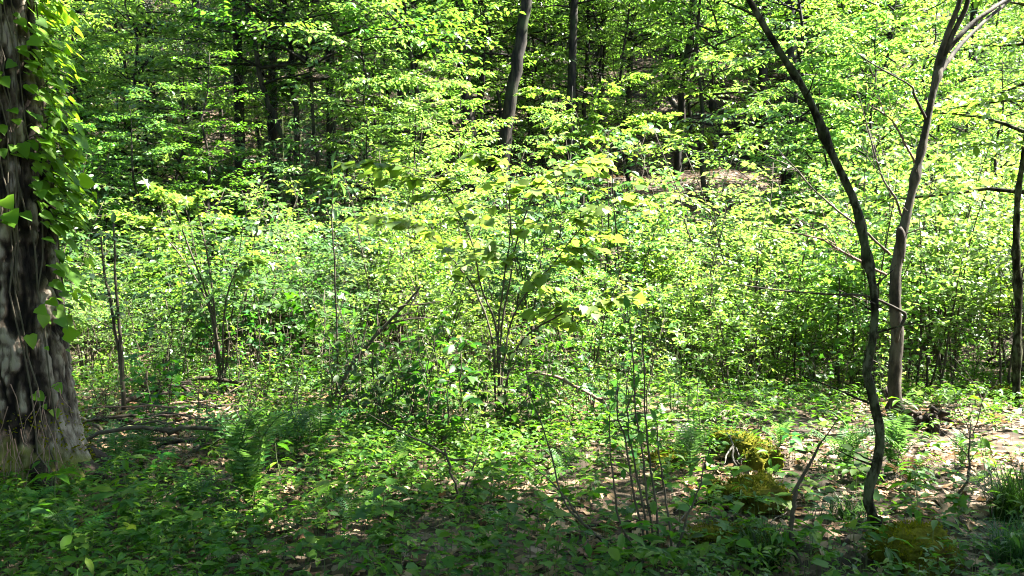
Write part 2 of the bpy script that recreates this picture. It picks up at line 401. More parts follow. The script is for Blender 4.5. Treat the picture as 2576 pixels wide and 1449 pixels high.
def crown(seed, z0, z1, rad, nlimb, lsize, tpl, leafm, wood='bark', gap=.055, ntw=16, elev=(.0, .55), top=.35, lean=(0, 0)):
    """limbs reaching out from a stem axis in near-level tiers, twigs and leaves along them"""
    rg = np.random.default_rng(seed); mb = MB(); data = []
    for k in range(nlimb):
        f = (k + rg.uniform(0, .8)) / nlimb; z = z0 + (z1 - z0) * f
        ln = rad * (1 - (1 - top) * f) * rg.uniform(.55, 1.1); az = k * 2.4 + rg.uniform(-.5, .5); el = rg.uniform(*elev)
        d = np.array((math.cos(az) * math.cos(el), math.sin(az) * math.cos(el), math.sin(el)))
        t = np.linspace(0, 1, 6)[:, None]
        P = np.array((lean[0] * z, lean[1] * z, z)) + ln * (d * t - Z * .18 * t ** 2) + np.cumsum(rg.normal(0, .025, (6, 3)), 0) * ln * .6
        tube(mb, P, [.012 * ln + .004, .003], 5, cap=False)
        for w in np.linspace(.22, 1, ntw):
            q = w * 5; i0 = min(int(q), 4); p0 = P[i0] + (P[i0 + 1] - P[i0]) * (q - i0)
            side = nrm(np.cross(d, Z)) * (1 if rg.random() < .5 else -1)
            d2 = nrm(d * rg.uniform(.3, 1) + side * rg.uniform(.3, 1) + Z * rg.normal(0, .18))
            tl = ln * rg.uniform(.18, .42) * (1.15 - .5 * w)
            tt = np.linspace(0, 1, 4)[:, None]
            B = p0 + tl * (d2 * tt - Z * .12 * tt ** 2)
            tube(mb, B, [.004, .0015], 3, cap=False)
            data.append(twig_leaves(rg, B, max(4, int(tl / gap)), lsize, t0=.05, flat=.38))
    mb.cur = 1
    leaves(mb, tpl, *[np.concatenate(x) for x in zip(*data)])
    return mb.mesh('crown', [M[wood], M[leafm]])

def conifer_crown(seed, z0, z1, rad, nlimb, dead_below):
    rg = np.random.default_rng(seed); mb = MB(); data = []
    for k in range(nlimb):
        f = (k + rg.uniform(0, .8)) / nlimb; z = z0 + (z1 - z0) * f; az = k * 2.4 + rg.uniform(-.4, .4)
        ln = rad * (1 - .6 * f) * rg.uniform(.5, 1.1); d = np.array((math.cos(az), math.sin(az), rg.uniform(-.15, .2)))
        t = np.linspace(0, 1, 6)[:, None]
        P = np.array((0, 0, z)) + ln * (d * t - Z * .3 * t ** 2) + np.cumsum(rg.normal(0, .03, (6, 3)), 0)
        tube(mb, P, [.016, .003], 4, cap=False)
        dead = z < dead_below and rg.random() < .8
        for w in np.linspace(.15, 1, 14):
            q = w * 5; i0 = min(int(q), 4); p0 = P[i0] + (P[i0 + 1] - P[i0]) * (q - i0)
            side = nrm(np.cross(d, Z)) * (1 if rg.random() < .5 else -1)
            d2 = nrm(d * .6 + side * rg.uniform(.5, 1) + Z * rg.normal(-.2, .2)); tl = ln * rg.uniform(.2, .4)
            B = p0 + tl * d2 * np.linspace(0, 1, 4)[:, None] - Z * .1 * np.linspace(0, 1, 4)[:, None] ** 2
            tube(mb, B, [.005, .002], 3, cap=False)
            if not dead:
                for w2 in np.linspace(.2, 1, 5):
                    c0 = B[0] + (B[-1] - B[0]) * w2; d3 = nrm(d2 + rg.normal(0, .6, 3))
                    data.append(twig_leaves(rg, np.stack([c0, c0 + d3 * .22]), 14, .045, flat=.5, fwd=.3))
    mb.cur = 1
    leaves(mb, 'narrow', *[np.concatenate(x) for x in zip(*data)], wide=1.6)
    return mb.mesh('crown', [M['reddead'], M['needle']])

# ------------------------------------------------------------------ labels that tell repeats apart
LAND = {}                                                     # landmark phrase -> (px, depth)
ORD = ['', 'second ', 'third ', 'fourth ', 'fifth ', 'sixth ', 'seventh ', 'eighth ', 'ninth ', 'tenth ', 'eleventh ', 'twelfth ', 'thirteenth ', 'fourteenth ']
def auto_labels(items, marks, cat, group):
    """items: (object, look phrase, point); label = look + side of the nearest landmark + its order from it"""
    cells = {}
    for o, look, p in items:
        px = proj(p)[0]
        best = min(marks, key=lambda m: abs(LAND[m][0] - px) / 400 + abs(math.log(LAND[m][1] / p[1])) * 1.2)
        lx, ld = LAND[best]
        if p[1] > ld * 1.25: rel = 'behind the' if abs(px - lx) < 90 else ('behind left of the' if px < lx else 'behind right of the')
        elif p[1] < ld * .8: rel = 'in front of the' if abs(px - lx) < 90 else ('front left of the' if px < lx else 'front right of the')
        else: rel = 'left of the' if px < lx else 'right of the'
        cells.setdefault((look, rel, best), []).append(((px - lx) ** 2 / 9e4 + math.log(p[1] / ld) ** 2 * 4, o))
    for (look, rel, best), lst in cells.items():
        lst.sort(key=lambda q: q[0])
        for n, (_, o) in enumerate(lst):
            lab = f"{look} {rel} {best}" if len(lst) == 1 else f"{look} {rel} {best}, {ORD[min(n, 13)]}nearest"
            tag(o, lab, cat, group)

def pix_path(pts, n):
    """pts: (px, py, depth) -> smooth world curve"""
    return spline([at(*p) for p in pts], n)

# ------------------------------------------------------------------ 1. mature tree at the left edge
def mature_tree():
    D = 5.7; base = at(72, 1235, D); base[2] = gzf(base[0], base[1])
    top = at(-32, 0, D)
    lean = (top - base) / (top[2] - base[2])
    root = empty('mature_tree', base)
    tag(root, 'thick old tree with ridged bark and leafy vine at left edge', 'tree')
    nt, nz, H = 260, 620, 9.0
    th = np.linspace(0, 2 * np.pi, nt, endpoint=False)[None]; z = (np.linspace(0, 1, nz) ** 1.5 * (H + .25) - .25)[:, None]
    r = .295 + .10 * np.exp(-np.clip(z, 0, 9) / .42) - .012 * z
    lob = np.zeros_like(th + z)
    for a, w, s in ((-.25, .32, .34), (-1.5, .35, .20), (1.2, .4, .3), (2.6, .4, .25), (4.0, .35, .22)):
        dd = (th - a + np.pi) % (2 * np.pi) - np.pi
        lob += s * np.exp(-(dd / w) ** 2) * np.exp(-np.clip(z + .05, 0, 9) / .16)
    wz = z * 1.0; per = 26
    per = 30
    u = th / (2 * np.pi) * per + .8 * (vnoise(th / (2 * np.pi) * 10 + 0 * z, z * 2.2, 2, 10) - .5)
    f1 = np.clip(np.abs(2 * vnoise(u, wz * 3.4, 4, per) - 1) * 1.7, 0, 1)
    u2 = th / (2 * np.pi) * 84 + .8 * (vnoise(th / (2 * np.pi) * 24 + 0 * z, z * 6, 12, 24) - .5)
    f2 = np.clip(np.abs(2 * vnoise(u2, z * 11, 6, 84) - 1) * 1.5, 0, 1)
    plate = vnoise(th / (2 * np.pi) * 50 + 0 * z, z * 34, 8, 50)
    ridge = np.clip(.62 * f1 + .34 * f2 + .34 * plate - .2, 0, 1)
    bare = np.exp(-(((th - 6.0 + np.pi) % (2 * np.pi) - np.pi) / .38) ** 2) * sstep(1.15, .55, z)     # smooth weathered wood at the right foot
    ridge = ridge * (1 - .5 * bare) + .40 * bare
    rr = r + lob + .05 * (ridge - .5) + .02 * (vnoise(th / (2 * np.pi) * 6 + 0 * z, z * .8, 14, 6) - .5)
    V = np.stack([rr * np.cos(th) + lean[0] * z, rr * np.sin(th) + lean[1] * z, z + 0 * th], -1)
    mb = MB(); i = np.arange(nz - 1)[:, None] * nt; j = np.arange(nt)[None]; j2 = (j + 1) % nt
    mb.add(V, [np.stack([i + j, i + j2, i + nt + j2, i + nt + j], -1).reshape(-1, 4)])
    me = mb.mesh('trunk', M['bigbark'], True)
    at_ = me.attributes.new('ridge', 'FLOAT', 'POINT'); at_.data.foreach_set('value', (ridge * .8 - .2).astype(np.float32).ravel())
    link('trunk', me, root)
    link('crown', crown(11, 6.4, 11.5, 5.6, 60, .16, 'ovate', 'hill', gap=.09, top=.7, lean=(lean[0], lean[1])), root)
    # hairy aerial roots and moss at the foot
    mb = MB(); rg = np.random.default_rng(5)
    for k in range(70):
        a = rg.uniform(-1.9, -.55); z0 = rg.uniform(.15, .75); rad = .36 + .1 * math.exp(-z0 / .3) + .05
        p0 = np.array((rad * math.cos(a), rad * math.sin(a), z0)); d = np.array((rg.normal(.1, .3), -.35, -1.0)); ln = rg.uniform(.12, .4)
        t = np.linspace(0, 1, 5)[:, None]
        tube(mb, p0 + ln * d * t + np.cumsum(rg.normal(0, .012, (5, 3)), 0), [.004, .0015], 3, cap=False)
    link('aerial_roots', mb.mesh('aerial_roots', M['reddead']), root)
    mb = MB()
    for k in range(5):
        a = (-.3, -.9, -1.5, -2.1, .4)[k]; t = np.linspace(0, 1, 7)[:, None]; ln = rg.uniform(.5, .9)
        P = np.array((.34 * math.cos(a), .34 * math.sin(a), .14)) + t * ln * np.array((math.cos(a + .2), math.sin(a + .2), 0)) - Z * .28 * t ** .8 + np.cumsum(rg.normal(0, .015, (7, 3)), 0)
        tube(mb, P, [.075, .02], 8, rough=.25, seed=k)
    link('roots', mb.mesh('roots', M['rootdark'], True), root)
    n = 1500; a = rg.uniform(-2.3, .1, n); zz = np.abs(rg.normal(.12, .2, n)); rad = .33 + .09 * np.exp(-zz / .5) + .08 * np.exp(-zz / .16)
    o = np.stack([np.cos(a), np.sin(a), 0 * a], 1); keep = vnoise(a * 3, zz * 6, 3) > .5
    mb = MB(); leaves(mb, 'small', (o * rad[:, None] + zz[:, None] * Z)[keep], (o + Z * .6 + rg.normal(0, .6, (n, 3)))[keep], (o + rg.normal(0, .3, (n, 3)))[keep], rg.uniform(.012, .03, keep.sum()))
    link('moss', mb.mesh('moss', M['mosstuft']), root)
    # the climbing vine is a plant of its own
    v = empty('climbing_vine', base + np.array((.30, -.06, 0)))
    tag(v, 'big-leaved green vine climbing the thick old trunk at left edge', 'vine')
    off = np.array((.30, -.06, 0)); S = MB(); Lf = MB(); pos = []; dr = []; up = []; sz = []
    for k in range(7):
        a0 = rg.uniform(-1.1, .2); zz = np.linspace(.05 if k < 3 else 1.3, 4.4, 22)
        a = a0 + np.cumsum(rg.normal(0, .07, 22)); rad = .31 + .1 * np.exp(-zz / .55) - .012 * zz + .025
        P = np.stack([rad * np.cos(a) + lean[0] * zz, rad * np.sin(a) + lean[1] * zz, zz], 1) - off
        tube(S, P, [.006, .003], 5)
    def vleaf(n, a_lo, a_hi, zlo, zhi, out_lo, out_hi, s):
        a = rg.uniform(a_lo, a_hi, n); zz = rg.uniform(zlo, zhi, n); rad = .31 - .012 * zz + rg.uniform(out_lo, out_hi, n)
        o = np.stack([np.cos(a), np.sin(a), 0 * a], 1)
        pos.append(o * rad[:, None] + np.stack([lean[0] * zz, lean[1] * zz, zz], 1) - off)
        dr.append(o * rg.uniform(.25, .9, (n, 1)) + np.array((.35, 0, -.75)) + rg.normal(0, .3, (n, 3)))
        up.append(o * .8 + Z * .7 + rg.normal(0, .3, (n, 3))); sz.append(np.clip(rg.lognormal(-2.3, .28, n), .05, .16) * s)
    vleaf(640, -.55, .9, 1.7, 4.2, .02, .16, .68); vleaf(150, -.4, .7, 1.8, 4.2, .12, .27, .76)
    vleaf(60, -1.5, -.6, 1.7, 4.2, .02, .07, .95)
    vleaf(26, -1.7, -1.2, 2.3, 3.6, .02, .06, .8)
    vleaf(55, -.5, .7, 1.1, 1.9, .03, .2, .9)
    vleaf(18, -.9, .3, .5, 1.2, .03, .16, .7)
    for a, b, c, d in zip(pos, dr, up, sz):
        h_ = len(a) // 3; leaves(Lf, 'heart', a[:h_], b[:h_], c[:h_], d[:h_]); leaves(Lf, 'ivy', a[h_:], b[h_:], c[h_:], d[h_:] * .95)
    for P_ in pos[0][::3]:                                   # side shoots that carry the hanging leaves
        q = P_ + off; h = np.array((lean[0] * q[2], lean[1] * q[2], q[2] + .06)); b = h + nrm(q - h) * .3 - off
        tube(S, np.stack([b, (b + P_) / 2 + Z * .02, P_]), [.004, .002], 3, cap=False)
    link('stem', S.mesh('stem', M['stem'], True), v)
    link('leaves', Lf.mesh('leaves', M['vine'], False), v)
    return base
BIG = mature_tree()
LAND['thick vined trunk'] = (90, 5.6)

# ------------------------------------------------------------------ 2. right-hand saplings and forked tree
def rings_tree(name, label, path, radii, matn, crown_mesh, crown_at, extra=(), sides=14, n=60, cat='tree', group=None, rough=.12):
    P = pix_path(path, n); base = P[0].copy(); base[2] = gzf(base[0], base[1])
    root = empty(name, base); tag(root, label, cat, group)
    P[0][2] = base[2] - .06
    mb = MB(); tube(mb, P - base, radii, sides, rough=rough, seed=len(label), knots=9)
    rk = np.random.default_rng(len(label))
    for k in range(12):                                       # short dead twigs and spurs
        i0 = int(rk.uniform(.15, .75) * n); a = rk.uniform(0, 6.28); q = np.array((math.cos(a), math.sin(a) * .6, rk.uniform(.1, .7)))
        tube(mb, P[i0] - base + np.linspace(0, 1, 5)[:, None] * q * rk.uniform(.06, .45) + np.cumsum(rk.normal(0, .006, (5, 3)), 0), [.007, .002], 4, cap=False)
    for ex in extra: tube(mb, ex[0] - base, ex[1], 9, rough=rough)
    link('trunk', mb.mesh('trunk', M[matn], True), root)
    if crown_mesh: link('crown', crown_mesh, root, crown_at - base)
    return root, P

d0 = hit(2213, 1350)[1]
rings_tree('sapling', 'slim dark sapling leaning far left, from the mossy stump at right', [(2213, 1352, d0), (2192, 1290, d0), (2184, 1240, d0), (2206, 1165, d0), (2214, 1090, d0), (2196, 1000, d0 + .02), (2181, 930, d0 + .03), (2196, 850, d0 + .05), (2199, 750, d0 + .06), (2180, 640, d0 + .08), (2150, 510, d0 + .1), (2090, 380, d0 + .12), (2030, 240, d0 + .14), (1962, 130, d0 + .16), (1880, -10, d0 + .2), (1780, -220, d0 + .4), (1700, -400, d0 + 1.2), (1660, -760, d0 + 1.8)],
           [.036, .029, .026, .026, .0245, .026, .0235, .0215, .0205, .0225, .022, .020, .019, .018, .017, .016, .014, .012], 'sapbark', crown(21, -.3, 2.3, 2.2, 46, .11, 'ovate', 'thicket', wood='sapbark', gap=.06, top=.6), at(1690, -420, d0 + 1.6), n=90)
LAND['leaning sapling'] = (2190, d0)
d1 = hit(2272, 1085)[1]
fork = (2352, 215, d1 + .2)
exF = [(pix_path([fork, (2362, 150, d1 + .2), (2385, 80, d1 + .2), (2415, 0, d1 + .2), (2440, -120, d1 + .3), (2450, -320, d1 + .5)], 24), [.032, .022, .02]),
       (pix_path([(2372, 140, d1 + .2), (2410, 95, d1 + .2), (2450, 55, d1 + .25), (2500, 20, d1 + .3), (2560, -30, d1 + .5), (2620, -150, d1 + .6)], 20), [.024, .019, .012]),
       (pix_path([(2360, 190, d1 + .25), (2410, 120, d1 + .4), (2470, 60, d1 + .6), (2540, 0, d1 + .8), (2640, -100, d1 + 1)], 20), [.02, .016, .012]),
       (pix_path([(2262, 660, d1), (2266, 620, d1 - .01), (2266, 590, d1 - .02), (2261, 572, d1 - .03)], 8), [.036, .040, .038, .022]),
       (pix_path([(2255, 860, d1 - .1), (2262, 830, d1 - .14), (2277, 795, d1 - .16), (2262, 780, d1 - .15), (2180, 745, d1 - .1), (2080, 740, d1 - .1), (1960, 730, d1), (1850, 715, d1 + .1)], 40), [.016, .013, .009, .004]),
       (pix_path([(2330, 300, d1 + .1), (2300, 240, d1), (2290, 215, d1), (2210, 170, d1), (2150, 130, d1)], 14), [.012, .004])]
rings_tree('forked_tree', 'twisted pale-barked tree forking near the top, dark roots exposed', [(2275, 1090, d1), (2262, 1040, d1), (2250, 990, d1), (2252, 920, d1), (2258, 850, d1), (2252, 770, d1), (2254, 680, d1), (2268, 600, d1), (2285, 520, d1 + .02), (2306, 430, d1 + .05), (2328, 330, d1 + .1), (2350, 220, d1 + .15), (2375, 140, d1 + .2), (2400, 80, d1 + .2), (2435, 0, d1 + .2), (2440, -130, d1 + .3), (2300, -380, d1 + .4), (1900, -900, d1 + .6)],
           [.075, .056, .052, .050, .049, .047, .045, .041, .033, .030, .029, .027, .023, .021, .02, .02, .018, .012], 'palebark', crown(22, 0, 3.2, 2.4, 46, .12, 'ovate', 'thicket', wood='sapbark', gap=.07, top=.6), np.array((1.9, 8.0, 6.6)), exF, n=90)
LAND['forked tree'] = (2262, d1)

# dark tangled roots beside the forked tree
rb = hit(2310, 1085); ro = empty('root_mass', rb); tag(ro, 'dark tangled upturned root mass beside the forked tree foot', 'roots')
mb = MB(); rg = np.random.default_rng(3)
for k in range(18):
    t = .75 * np.linspace(0, 1, 8)[:, None]; a = rg.uniform(0, 6.28)
    P = np.array((rg.normal(0, .08), rg.normal(0, .08), -.05)) + t * np.array((math.cos(a) * .22, math.sin(a) * .2, rg.uniform(.15, .6))) - Z * rg.uniform(.1, .6) * t ** 3 + np.cumsum(rg.normal(0, .02, (8, 3)), 0)
    tube(mb, P, [.035, .012], 7, rough=.3, seed=k)
link('roots', mb.mesh('roots', M['rootdark'], True), ro)

# ------------------------------------------------------------------ 3. centre: heart-leaved multi-stem shrub
def pix_shrub(name, label, cat, base, stems, radii, leaf, tpl, lsize, n_leaf, t0=.35, wood='stem', side=3, side_len=.35, group=None, flat=.4, droop=.35, sidewood=True, seed=1):
    rg = np.random.default_rng(seed); b = np.array(base, float); b[2] = gzf(b[0], b[1])
    root = empty(name, b); tag(root, label, cat, group)
    S, Lf, data = MB(), MB(), []
    for k, st in enumerate(stems):
        P = pix_path(st, 26) - b
        P += np.cumsum(rg.normal(0, .003, P.shape), 0)
        tube(S, P, radii, 6, rough=.1, seed=k)
        data.append(twig_leaves(rg, P[int(26 * t0):], n_leaf, lsize, flat=flat, droop=droop))
        for q in np.linspace(t0, .95, side):
            p0 = P[int(q * 25)]; T = nrm(P[min(25, int(q * 25) + 1)] - P[int(q * 25)])
            d = nrm(T * .5 + rg.normal(0, .7, 3)); d[2] = abs(d[2]) * .4
            B = p0 + side_len * rg.uniform(.5, 1.2) * d * np.linspace(0, 1, 5)[:, None] - Z * .06 * np.linspace(0, 1, 5)[:, None] ** 2
            tube(S, B, [.004, .002], 4, cap=False)
            data.append(twig_leaves(rg, B, max(3, n_leaf // 2), lsize, flat=flat, droop=droop))
    leaves(Lf, tpl, *[np.concatenate(x) for x in zip(*data)])
    link('stems', S.mesh('stems', M[wood], True), root); link('foliage', Lf.mesh('foliage', M[leaf]), root)
    return root

dc = 7.6
pb = at(1255, 1050, dc)
stC = [[(1252, 1065, dc), (1255, 900, dc), (1240, 800, dc), (1209, 724, dc), (1189, 620, dc), (1144, 520, dc - .1), (1094, 460, dc - .2), (1044, 425, dc - .3), (984, 412, dc - .3), (920, 405, dc - .3)],
       [(1258, 1065, dc), (1262, 850, dc), (1288, 700, dc), (1310, 600, dc), (1340, 515, dc), (1375, 455, dc), (1430, 420, dc - .1), (1540, 405, dc - .2)],
       [(1250, 1065, dc), (1240, 860, dc), (1200, 740, dc + .1), (1130, 640, dc + .2), (1060, 570, dc + .2), (980, 540, dc + .2)],
       [(1256, 1065, dc), (1275, 850, dc), (1320, 740, dc - .1), (1390, 660, dc - .2), (1470, 560, dc - .3), (1600, 470, dc - .3)],
       [(1256, 1065, dc), (1250, 850, dc), (1262, 720, dc - .1), (1280, 560, dc - .2), (1260, 430, dc - .2), (1230, 385, dc - .2)],
       [(1258, 1065, dc), (1300, 880, dc - .1), (1400, 800, dc - .3), (1480, 770, dc - .4), (1560, 760, dc - .5)]]
pix_shrub('shrub', 'heart-leaved shrub with dark stems fanning up from the middle', 'shrub', pb, stC, [.012, .009, .006, .003], 'heart', 'heart', .105, 18, t0=.45, side=11, side_len=.5, seed=4)
LAND['heart-leaved shrub'] = (1250, dc)

# straight stem left of centre with long leaves at its tip; slim dark stems further left
d2 = 8.2
pix_shrub('sapling', 'thin straight sapling with pale upper stem and long leaves on top', 'sapling', at(850, 1010, d2), [[(850, 1020, d2), (849, 850, d2), (842, 650, d2), (836, 520, d2), (835, 425, d2)]], [.011, .008, .004], 'blue', 'lance', .16, 9, t0=.72, side=4, side_len=.2, wood='palebark', seed=8)
d3 = 7.8
pix_shrub('sapling', 'two-stemmed dark slim sapling right of the vined trunk', 'sapling', at(312, 1020, d3), [[(312, 1030, d3), (306, 900, d3), (300, 800, d3), (294, 690, d3), (290, 560, d3)], [(312, 1030, d3), (304, 920, d3 + .02), (284, 800, d3), (262, 690, d3), (250, 600, d3)]], [.02, .014, .008], 'blue', 'ovate', .09, 14, t0=.4, side=6, side_len=.6, seed=9)
LAND['two-stemmed sapling'] = (300, d3)
pix_shrub('sapling', 'palmate-leaved young tree with sunlit starry leaves, left thicket', 'sapling', at(560, 1000, 9.2), [[(560, 1005, 9.2), (540, 800, 9.2), (470, 600, 9.2), (430, 500, 9.1), (400, 480, 9)], [(560, 1005, 9.2), (520, 760, 9.2), (400, 580, 9.3), (320, 540, 9.3)], [(560, 1005, 9.2), (560, 800, 9.1), (600, 680, 9), (680, 650, 8.8)], [(560, 1005, 9.2), (530, 700, 9.2), (500, 540, 9.2), (500, 490, 9.2)]], [.014, .009, .004], 'bright', 'star', .10, 16, t0=.5, side=7, side_len=.5, seed=10)
LAND['starry-leaved young tree'] = (470, 9.2)

# arching small-leaved shrub above the thicket
da = 13.0
stA = [[(1463, 600, da), (1463, 385, da), (1438, 330, da), (1413, 305, da - .3), (1370, 275, da - .5), (1320, 268, da - .7)],
       [(1463, 600, da), (1466, 385, da), (1452, 290, da), (1413, 240, da - .2), (1348, 228, da - .3), (1300, 238, da - .4)],
       [(1466, 600, da), (1470, 380, da), (1480, 320, da), (1503, 235, da), (1520, 200, da)],
       [(1466, 600, da), (1472, 385, da), (1498, 280, da + .2), (1538, 225, da + .3), (1598, 188, da + .4), (1640, 195, da + .5)],
       [(1466, 600, da), (1475, 388, da), (1538, 350, da - .2), (1598, 330, da - .3), (1675, 337, da - .5)],
       [(1466, 600, da), (1475, 385, da), (1540, 325, da + .2), (1608, 300, da + .3), (1650, 287, da + .3), (1685, 296, da + .4)],
       [(1463, 600, da), (1455, 390, da), (1420, 378, da - .2), (1385, 365, da - .3)],
       [(1463, 600, da), (1466, 400, da), (1478, 320, da + .1), (1490, 260, da + .1)]]
pix_shrub('shrub', 'arching small-leaved shrub rising above the thicket before the dark hillside', 'shrub', at(1465, 690, da), [[(1465, 690, da)] + s for s in stA], [.02, .012, .007, .003], 'bright', 'small', .085, 70, t0=.45, side=7, side_len=.3, seed=12, droop=.05)
LAND['arching shrub'] = (1470, da)

# far right stem at the frame edge
d4 = 8.3
rings_tree('sapling', 'thin dark upright sapling at the right edge of the thicket', [(2556, 1000, d4), (2558, 900, d4), (2562, 750, d4), (2556, 640, d4), (2560, 500, d4), (2576, 380, d4), (2600, 200, d4), (2640, 0, d4)], [.036, .03, .024, .016], 'sapbark', crown(23, -1.2, 1.6, 1.7, 26, .10, 'ovate', 'bright', wood='sapbark', gap=.085), at(2600, 200, d4), n=40)

# ------------------------------------------------------------------ 4. foreground clump of dark stems
db = hit(1625, 1415)[1]
stF = [[(1590, 1420, db), (1500, 1345, db), (1430, 1270, db + .1), (1385, 1130, db + .2), (1345, 1010, db + .2), (1330, 930, db + .2)],
       [(1600, 1425, db), (1480, 1330, db - .05), (1400, 1230, db - .1), (1300, 1150, db - .1)],
       [(1610, 1415, db), (1560, 1300, db), (1540, 1150, db), (1535, 1050, db)],
       [(1630, 1415, db), (1600, 1280, db), (1570, 1120, db), (1550, 1020, db), (1555, 960, db)],
       [(1640, 1410, db), (1622, 1260, db), (1592, 1120, db), (1578, 1040, db), (1590, 980, db)],
       [(1650, 1400, db), (1640, 1300, db), (1625, 1150, db), (1612, 1000, db), (1605, 850, db), (1598, 770, db)],
       [(1660, 1400, db), (1650, 1250, db + .05), (1636, 1100, db + .05), (1628, 950, db + .05), (1622, 800, db + .05)],
       [(1690, 1400, db), (1680, 1270, db + .1), (1660, 1150, db + .1), (1645, 1060, db + .1)],
       [(1690, 1405, db), (1720, 1330, db), (1760, 1230, db), (1790, 1130, db)],
       [(1600, 1425, db), (1540, 1370, db - .1), (1440, 1330, db - .2)]]
pix_shrub('shrub', 'sparse clump of bare dark upright stems in the foreground middle', 'shrub', at(1630, 1412, db), stF, [.0075, .005, .0025], 'herb', 'ovate', .065, 4, t0=.6, side=2, side_len=.16, seed=14)
LAND['dark stem clump'] = (1610, db)

# ------------------------------------------------------------------ 5. fallen and leaning branches, sticks, logs
def branch(name, label, pts, radii, matn, cat='branch', twigs=0, group=None, seed=0, lift=None, sides=8):
    rg = np.random.default_rng(seed); P = pix_path(pts, 30)
    P += np.cumsum(rg.normal(0, .0035, P.shape), 0)
    b = P[0].copy(); S = MB(); tube(S, P - b, radii, sides, rough=.16, seed=seed)
    for k in range(twigs):
        q = rg.uniform(.25, .95); p0 = P[int(q * 29)] - b; T = nrm(P[min(29, int(q * 29) + 1)] - P[int(q * 29) - 1])
        d = nrm(T + rg.normal(0, .8, 3)); ln = rg.uniform(.15, .55)
        B = p0 + ln * d * np.linspace(0, 1, 6)[:, None] + np.cumsum(rg.normal(0, .012, (6, 3)), 0)
        tube(S, B, [radii[-1] * 1.3, .0015], 4, cap=False)
    o = link(name, S.mesh(name, M[matn], True), loc=b)
    return tag(o, label, cat, group)
g = 'fallen branches and sticks'
def gd(px, py): return hit(px, py)[1]
branch('leaning_branch', 'dark lichened dead branch leaning right out of the shaded shrubs', [(825, 1030, 8), (850, 985, 8), (900, 905, 8), (945, 848, 8), (990, 800, 8), (1045, 738, 8), (1060, 715, 8)], [.024, .016, .008], 'stem', twigs=12, group=g, seed=1)
x = gd(480, 1010)
branch('fallen_branch', 'crooked dark bough arching low over the brush pile', [(470, 958, x), (520, 952, x), (580, 962, x), (640, 975, x - .1), (690, 1010, x - .2), (740, 1050, x - .3)], [.02, .022, .012], 'rootdark', twigs=5, group=g, seed=2)
x = gd(1600, 1060)
branch('fallen_branch', 'thin brown branch drooping right across the middle understorey', [(1305, 930, x), (1380, 942, x), (1450, 975, x - .1), (1530, 1018, x - .2), (1570, 1045, x - .2)], [.012, .014, .01], 'reddead', twigs=3, group=g, seed=3)
x = gd(1760, 1075)
branch('fallen_branch', 'pale bare fallen branch lying level above the mossy log', [(1640, 1062, x - .2), (1720, 1058, x - .2), (1780, 1054, x - .2), (1840, 1046, x - .15), (1885, 1040, x - .15)], [.012, .02, .022], 'dead', twigs=2, group=g, seed=4)
x = gd(1860, 1180)
branch('fallen_branch', 'pale lichen-covered forked branch propped on the mossy log', [(1828, 1088, x + .2), (1845, 1110, x + .1), (1852, 1140, x), (1866, 1170, x - .05), (1880, 1190, x - .1)], [.006, .008, .007], 'lichen', twigs=6, group=g, seed=5)
x = gd(2020, 1430)
branch('stick', 'dark bent stick standing upright at lower right foreground', [(2022, 1450, x), (2005, 1400, x), (1994, 1330, x), (1995, 1280, x), (2008, 1225, x)], [.014, .012, .009], 'stem', cat='stick', twigs=1, group=g, seed=6)
x = gd(2400, 1265)
branch('stick', 'thin dark twig leaning right above sunny leaf litter', [(2400, 1265, x), (2440, 1190, x), (2455, 1120, x), (2462, 1050, x)], [.008, .006, .003], 'stem', cat='stick', twigs=6, group=g, seed=7)
x = gd(1160, 1290)
branch('stick', 'short dark stem poking up in the sunny central herbs', [(1158, 1295, x), (1150, 1230, x), (1130, 1170, x), (1112, 1130, x)], [.008, .007, .006], 'stem', cat='stick', twigs=3, group=g, seed=8)
x = gd(1700, 1388)
branch('fallen_branch', 'brown branch lying flat right of the dark upright stems', [(1640, 1385, x), (1700, 1388, x), (1760, 1382, x), (1800, 1388, x)], [.014, .017, .011], 'palebark', twigs=1, group=g, seed=9)
branch('fallen_branch', 'long thin brown branch crossing behind the stem clump base', [(1210, 1420, gd(1300, 1400)), (1360, 1360, gd(1360, 1360)), (1460, 1310, gd(1460, 1330)), (1620, 1280, gd(1560, 1320))], [.009, .008, .004], 'palebark', twigs=2, group=g, seed=10)
x = gd(560, 1150)
branch('fallen_branch', 'grey forked dead branch in front of the brush pile', [(395, 1210, x - .2), (430, 1170, x), (480, 1140, x), (540, 1110, x + .1), (620, 1060, x + .2)], [.02, .02, .008], 'dead', twigs=4, group=g, seed=11)
branch('fallen_branch', 'pale curved dead branch resting on the brush pile top', [(460, 1140, x), (520, 1100, x + .3), (590, 1095, x + .3), (630, 1050, x + .3)], [.012, .014, .01], 'dead', twigs=3, group=g, seed=12)
branch('fallen_branch', 'dark bare bough sloping behind the brush pile', [(210, 1075, gd(280, 1080)), (290, 1020, gd(280, 1050)), (370, 985, gd(360, 1030)), (470, 960, gd(400, 1030))], [.03, .03, .02], 'rootdark', twigs=7, group=g, seed=13)
branch('fallen_branch', 'straight pale pole lying right of the vined trunk foot', [(205, 1110, gd(300, 1110)), (270, 1105, gd(300, 1110)), (350, 1095, gd(300, 1100)), (400, 1090, gd(300, 1100))], [.012, .014, .01], 'dead', twigs=2, group=g, seed=14)
x = gd(2420, 1080)
branch('fallen_branch', 'pale forked twig lying in sun right of the forked tree', [(2290, 1105, x), (2350, 1080, x), (2400, 1090, x), (2440, 1065, x)], [.008, .011, .006], 'dead', twigs=4, group=g, seed=15)
x = gd(2480, 940)
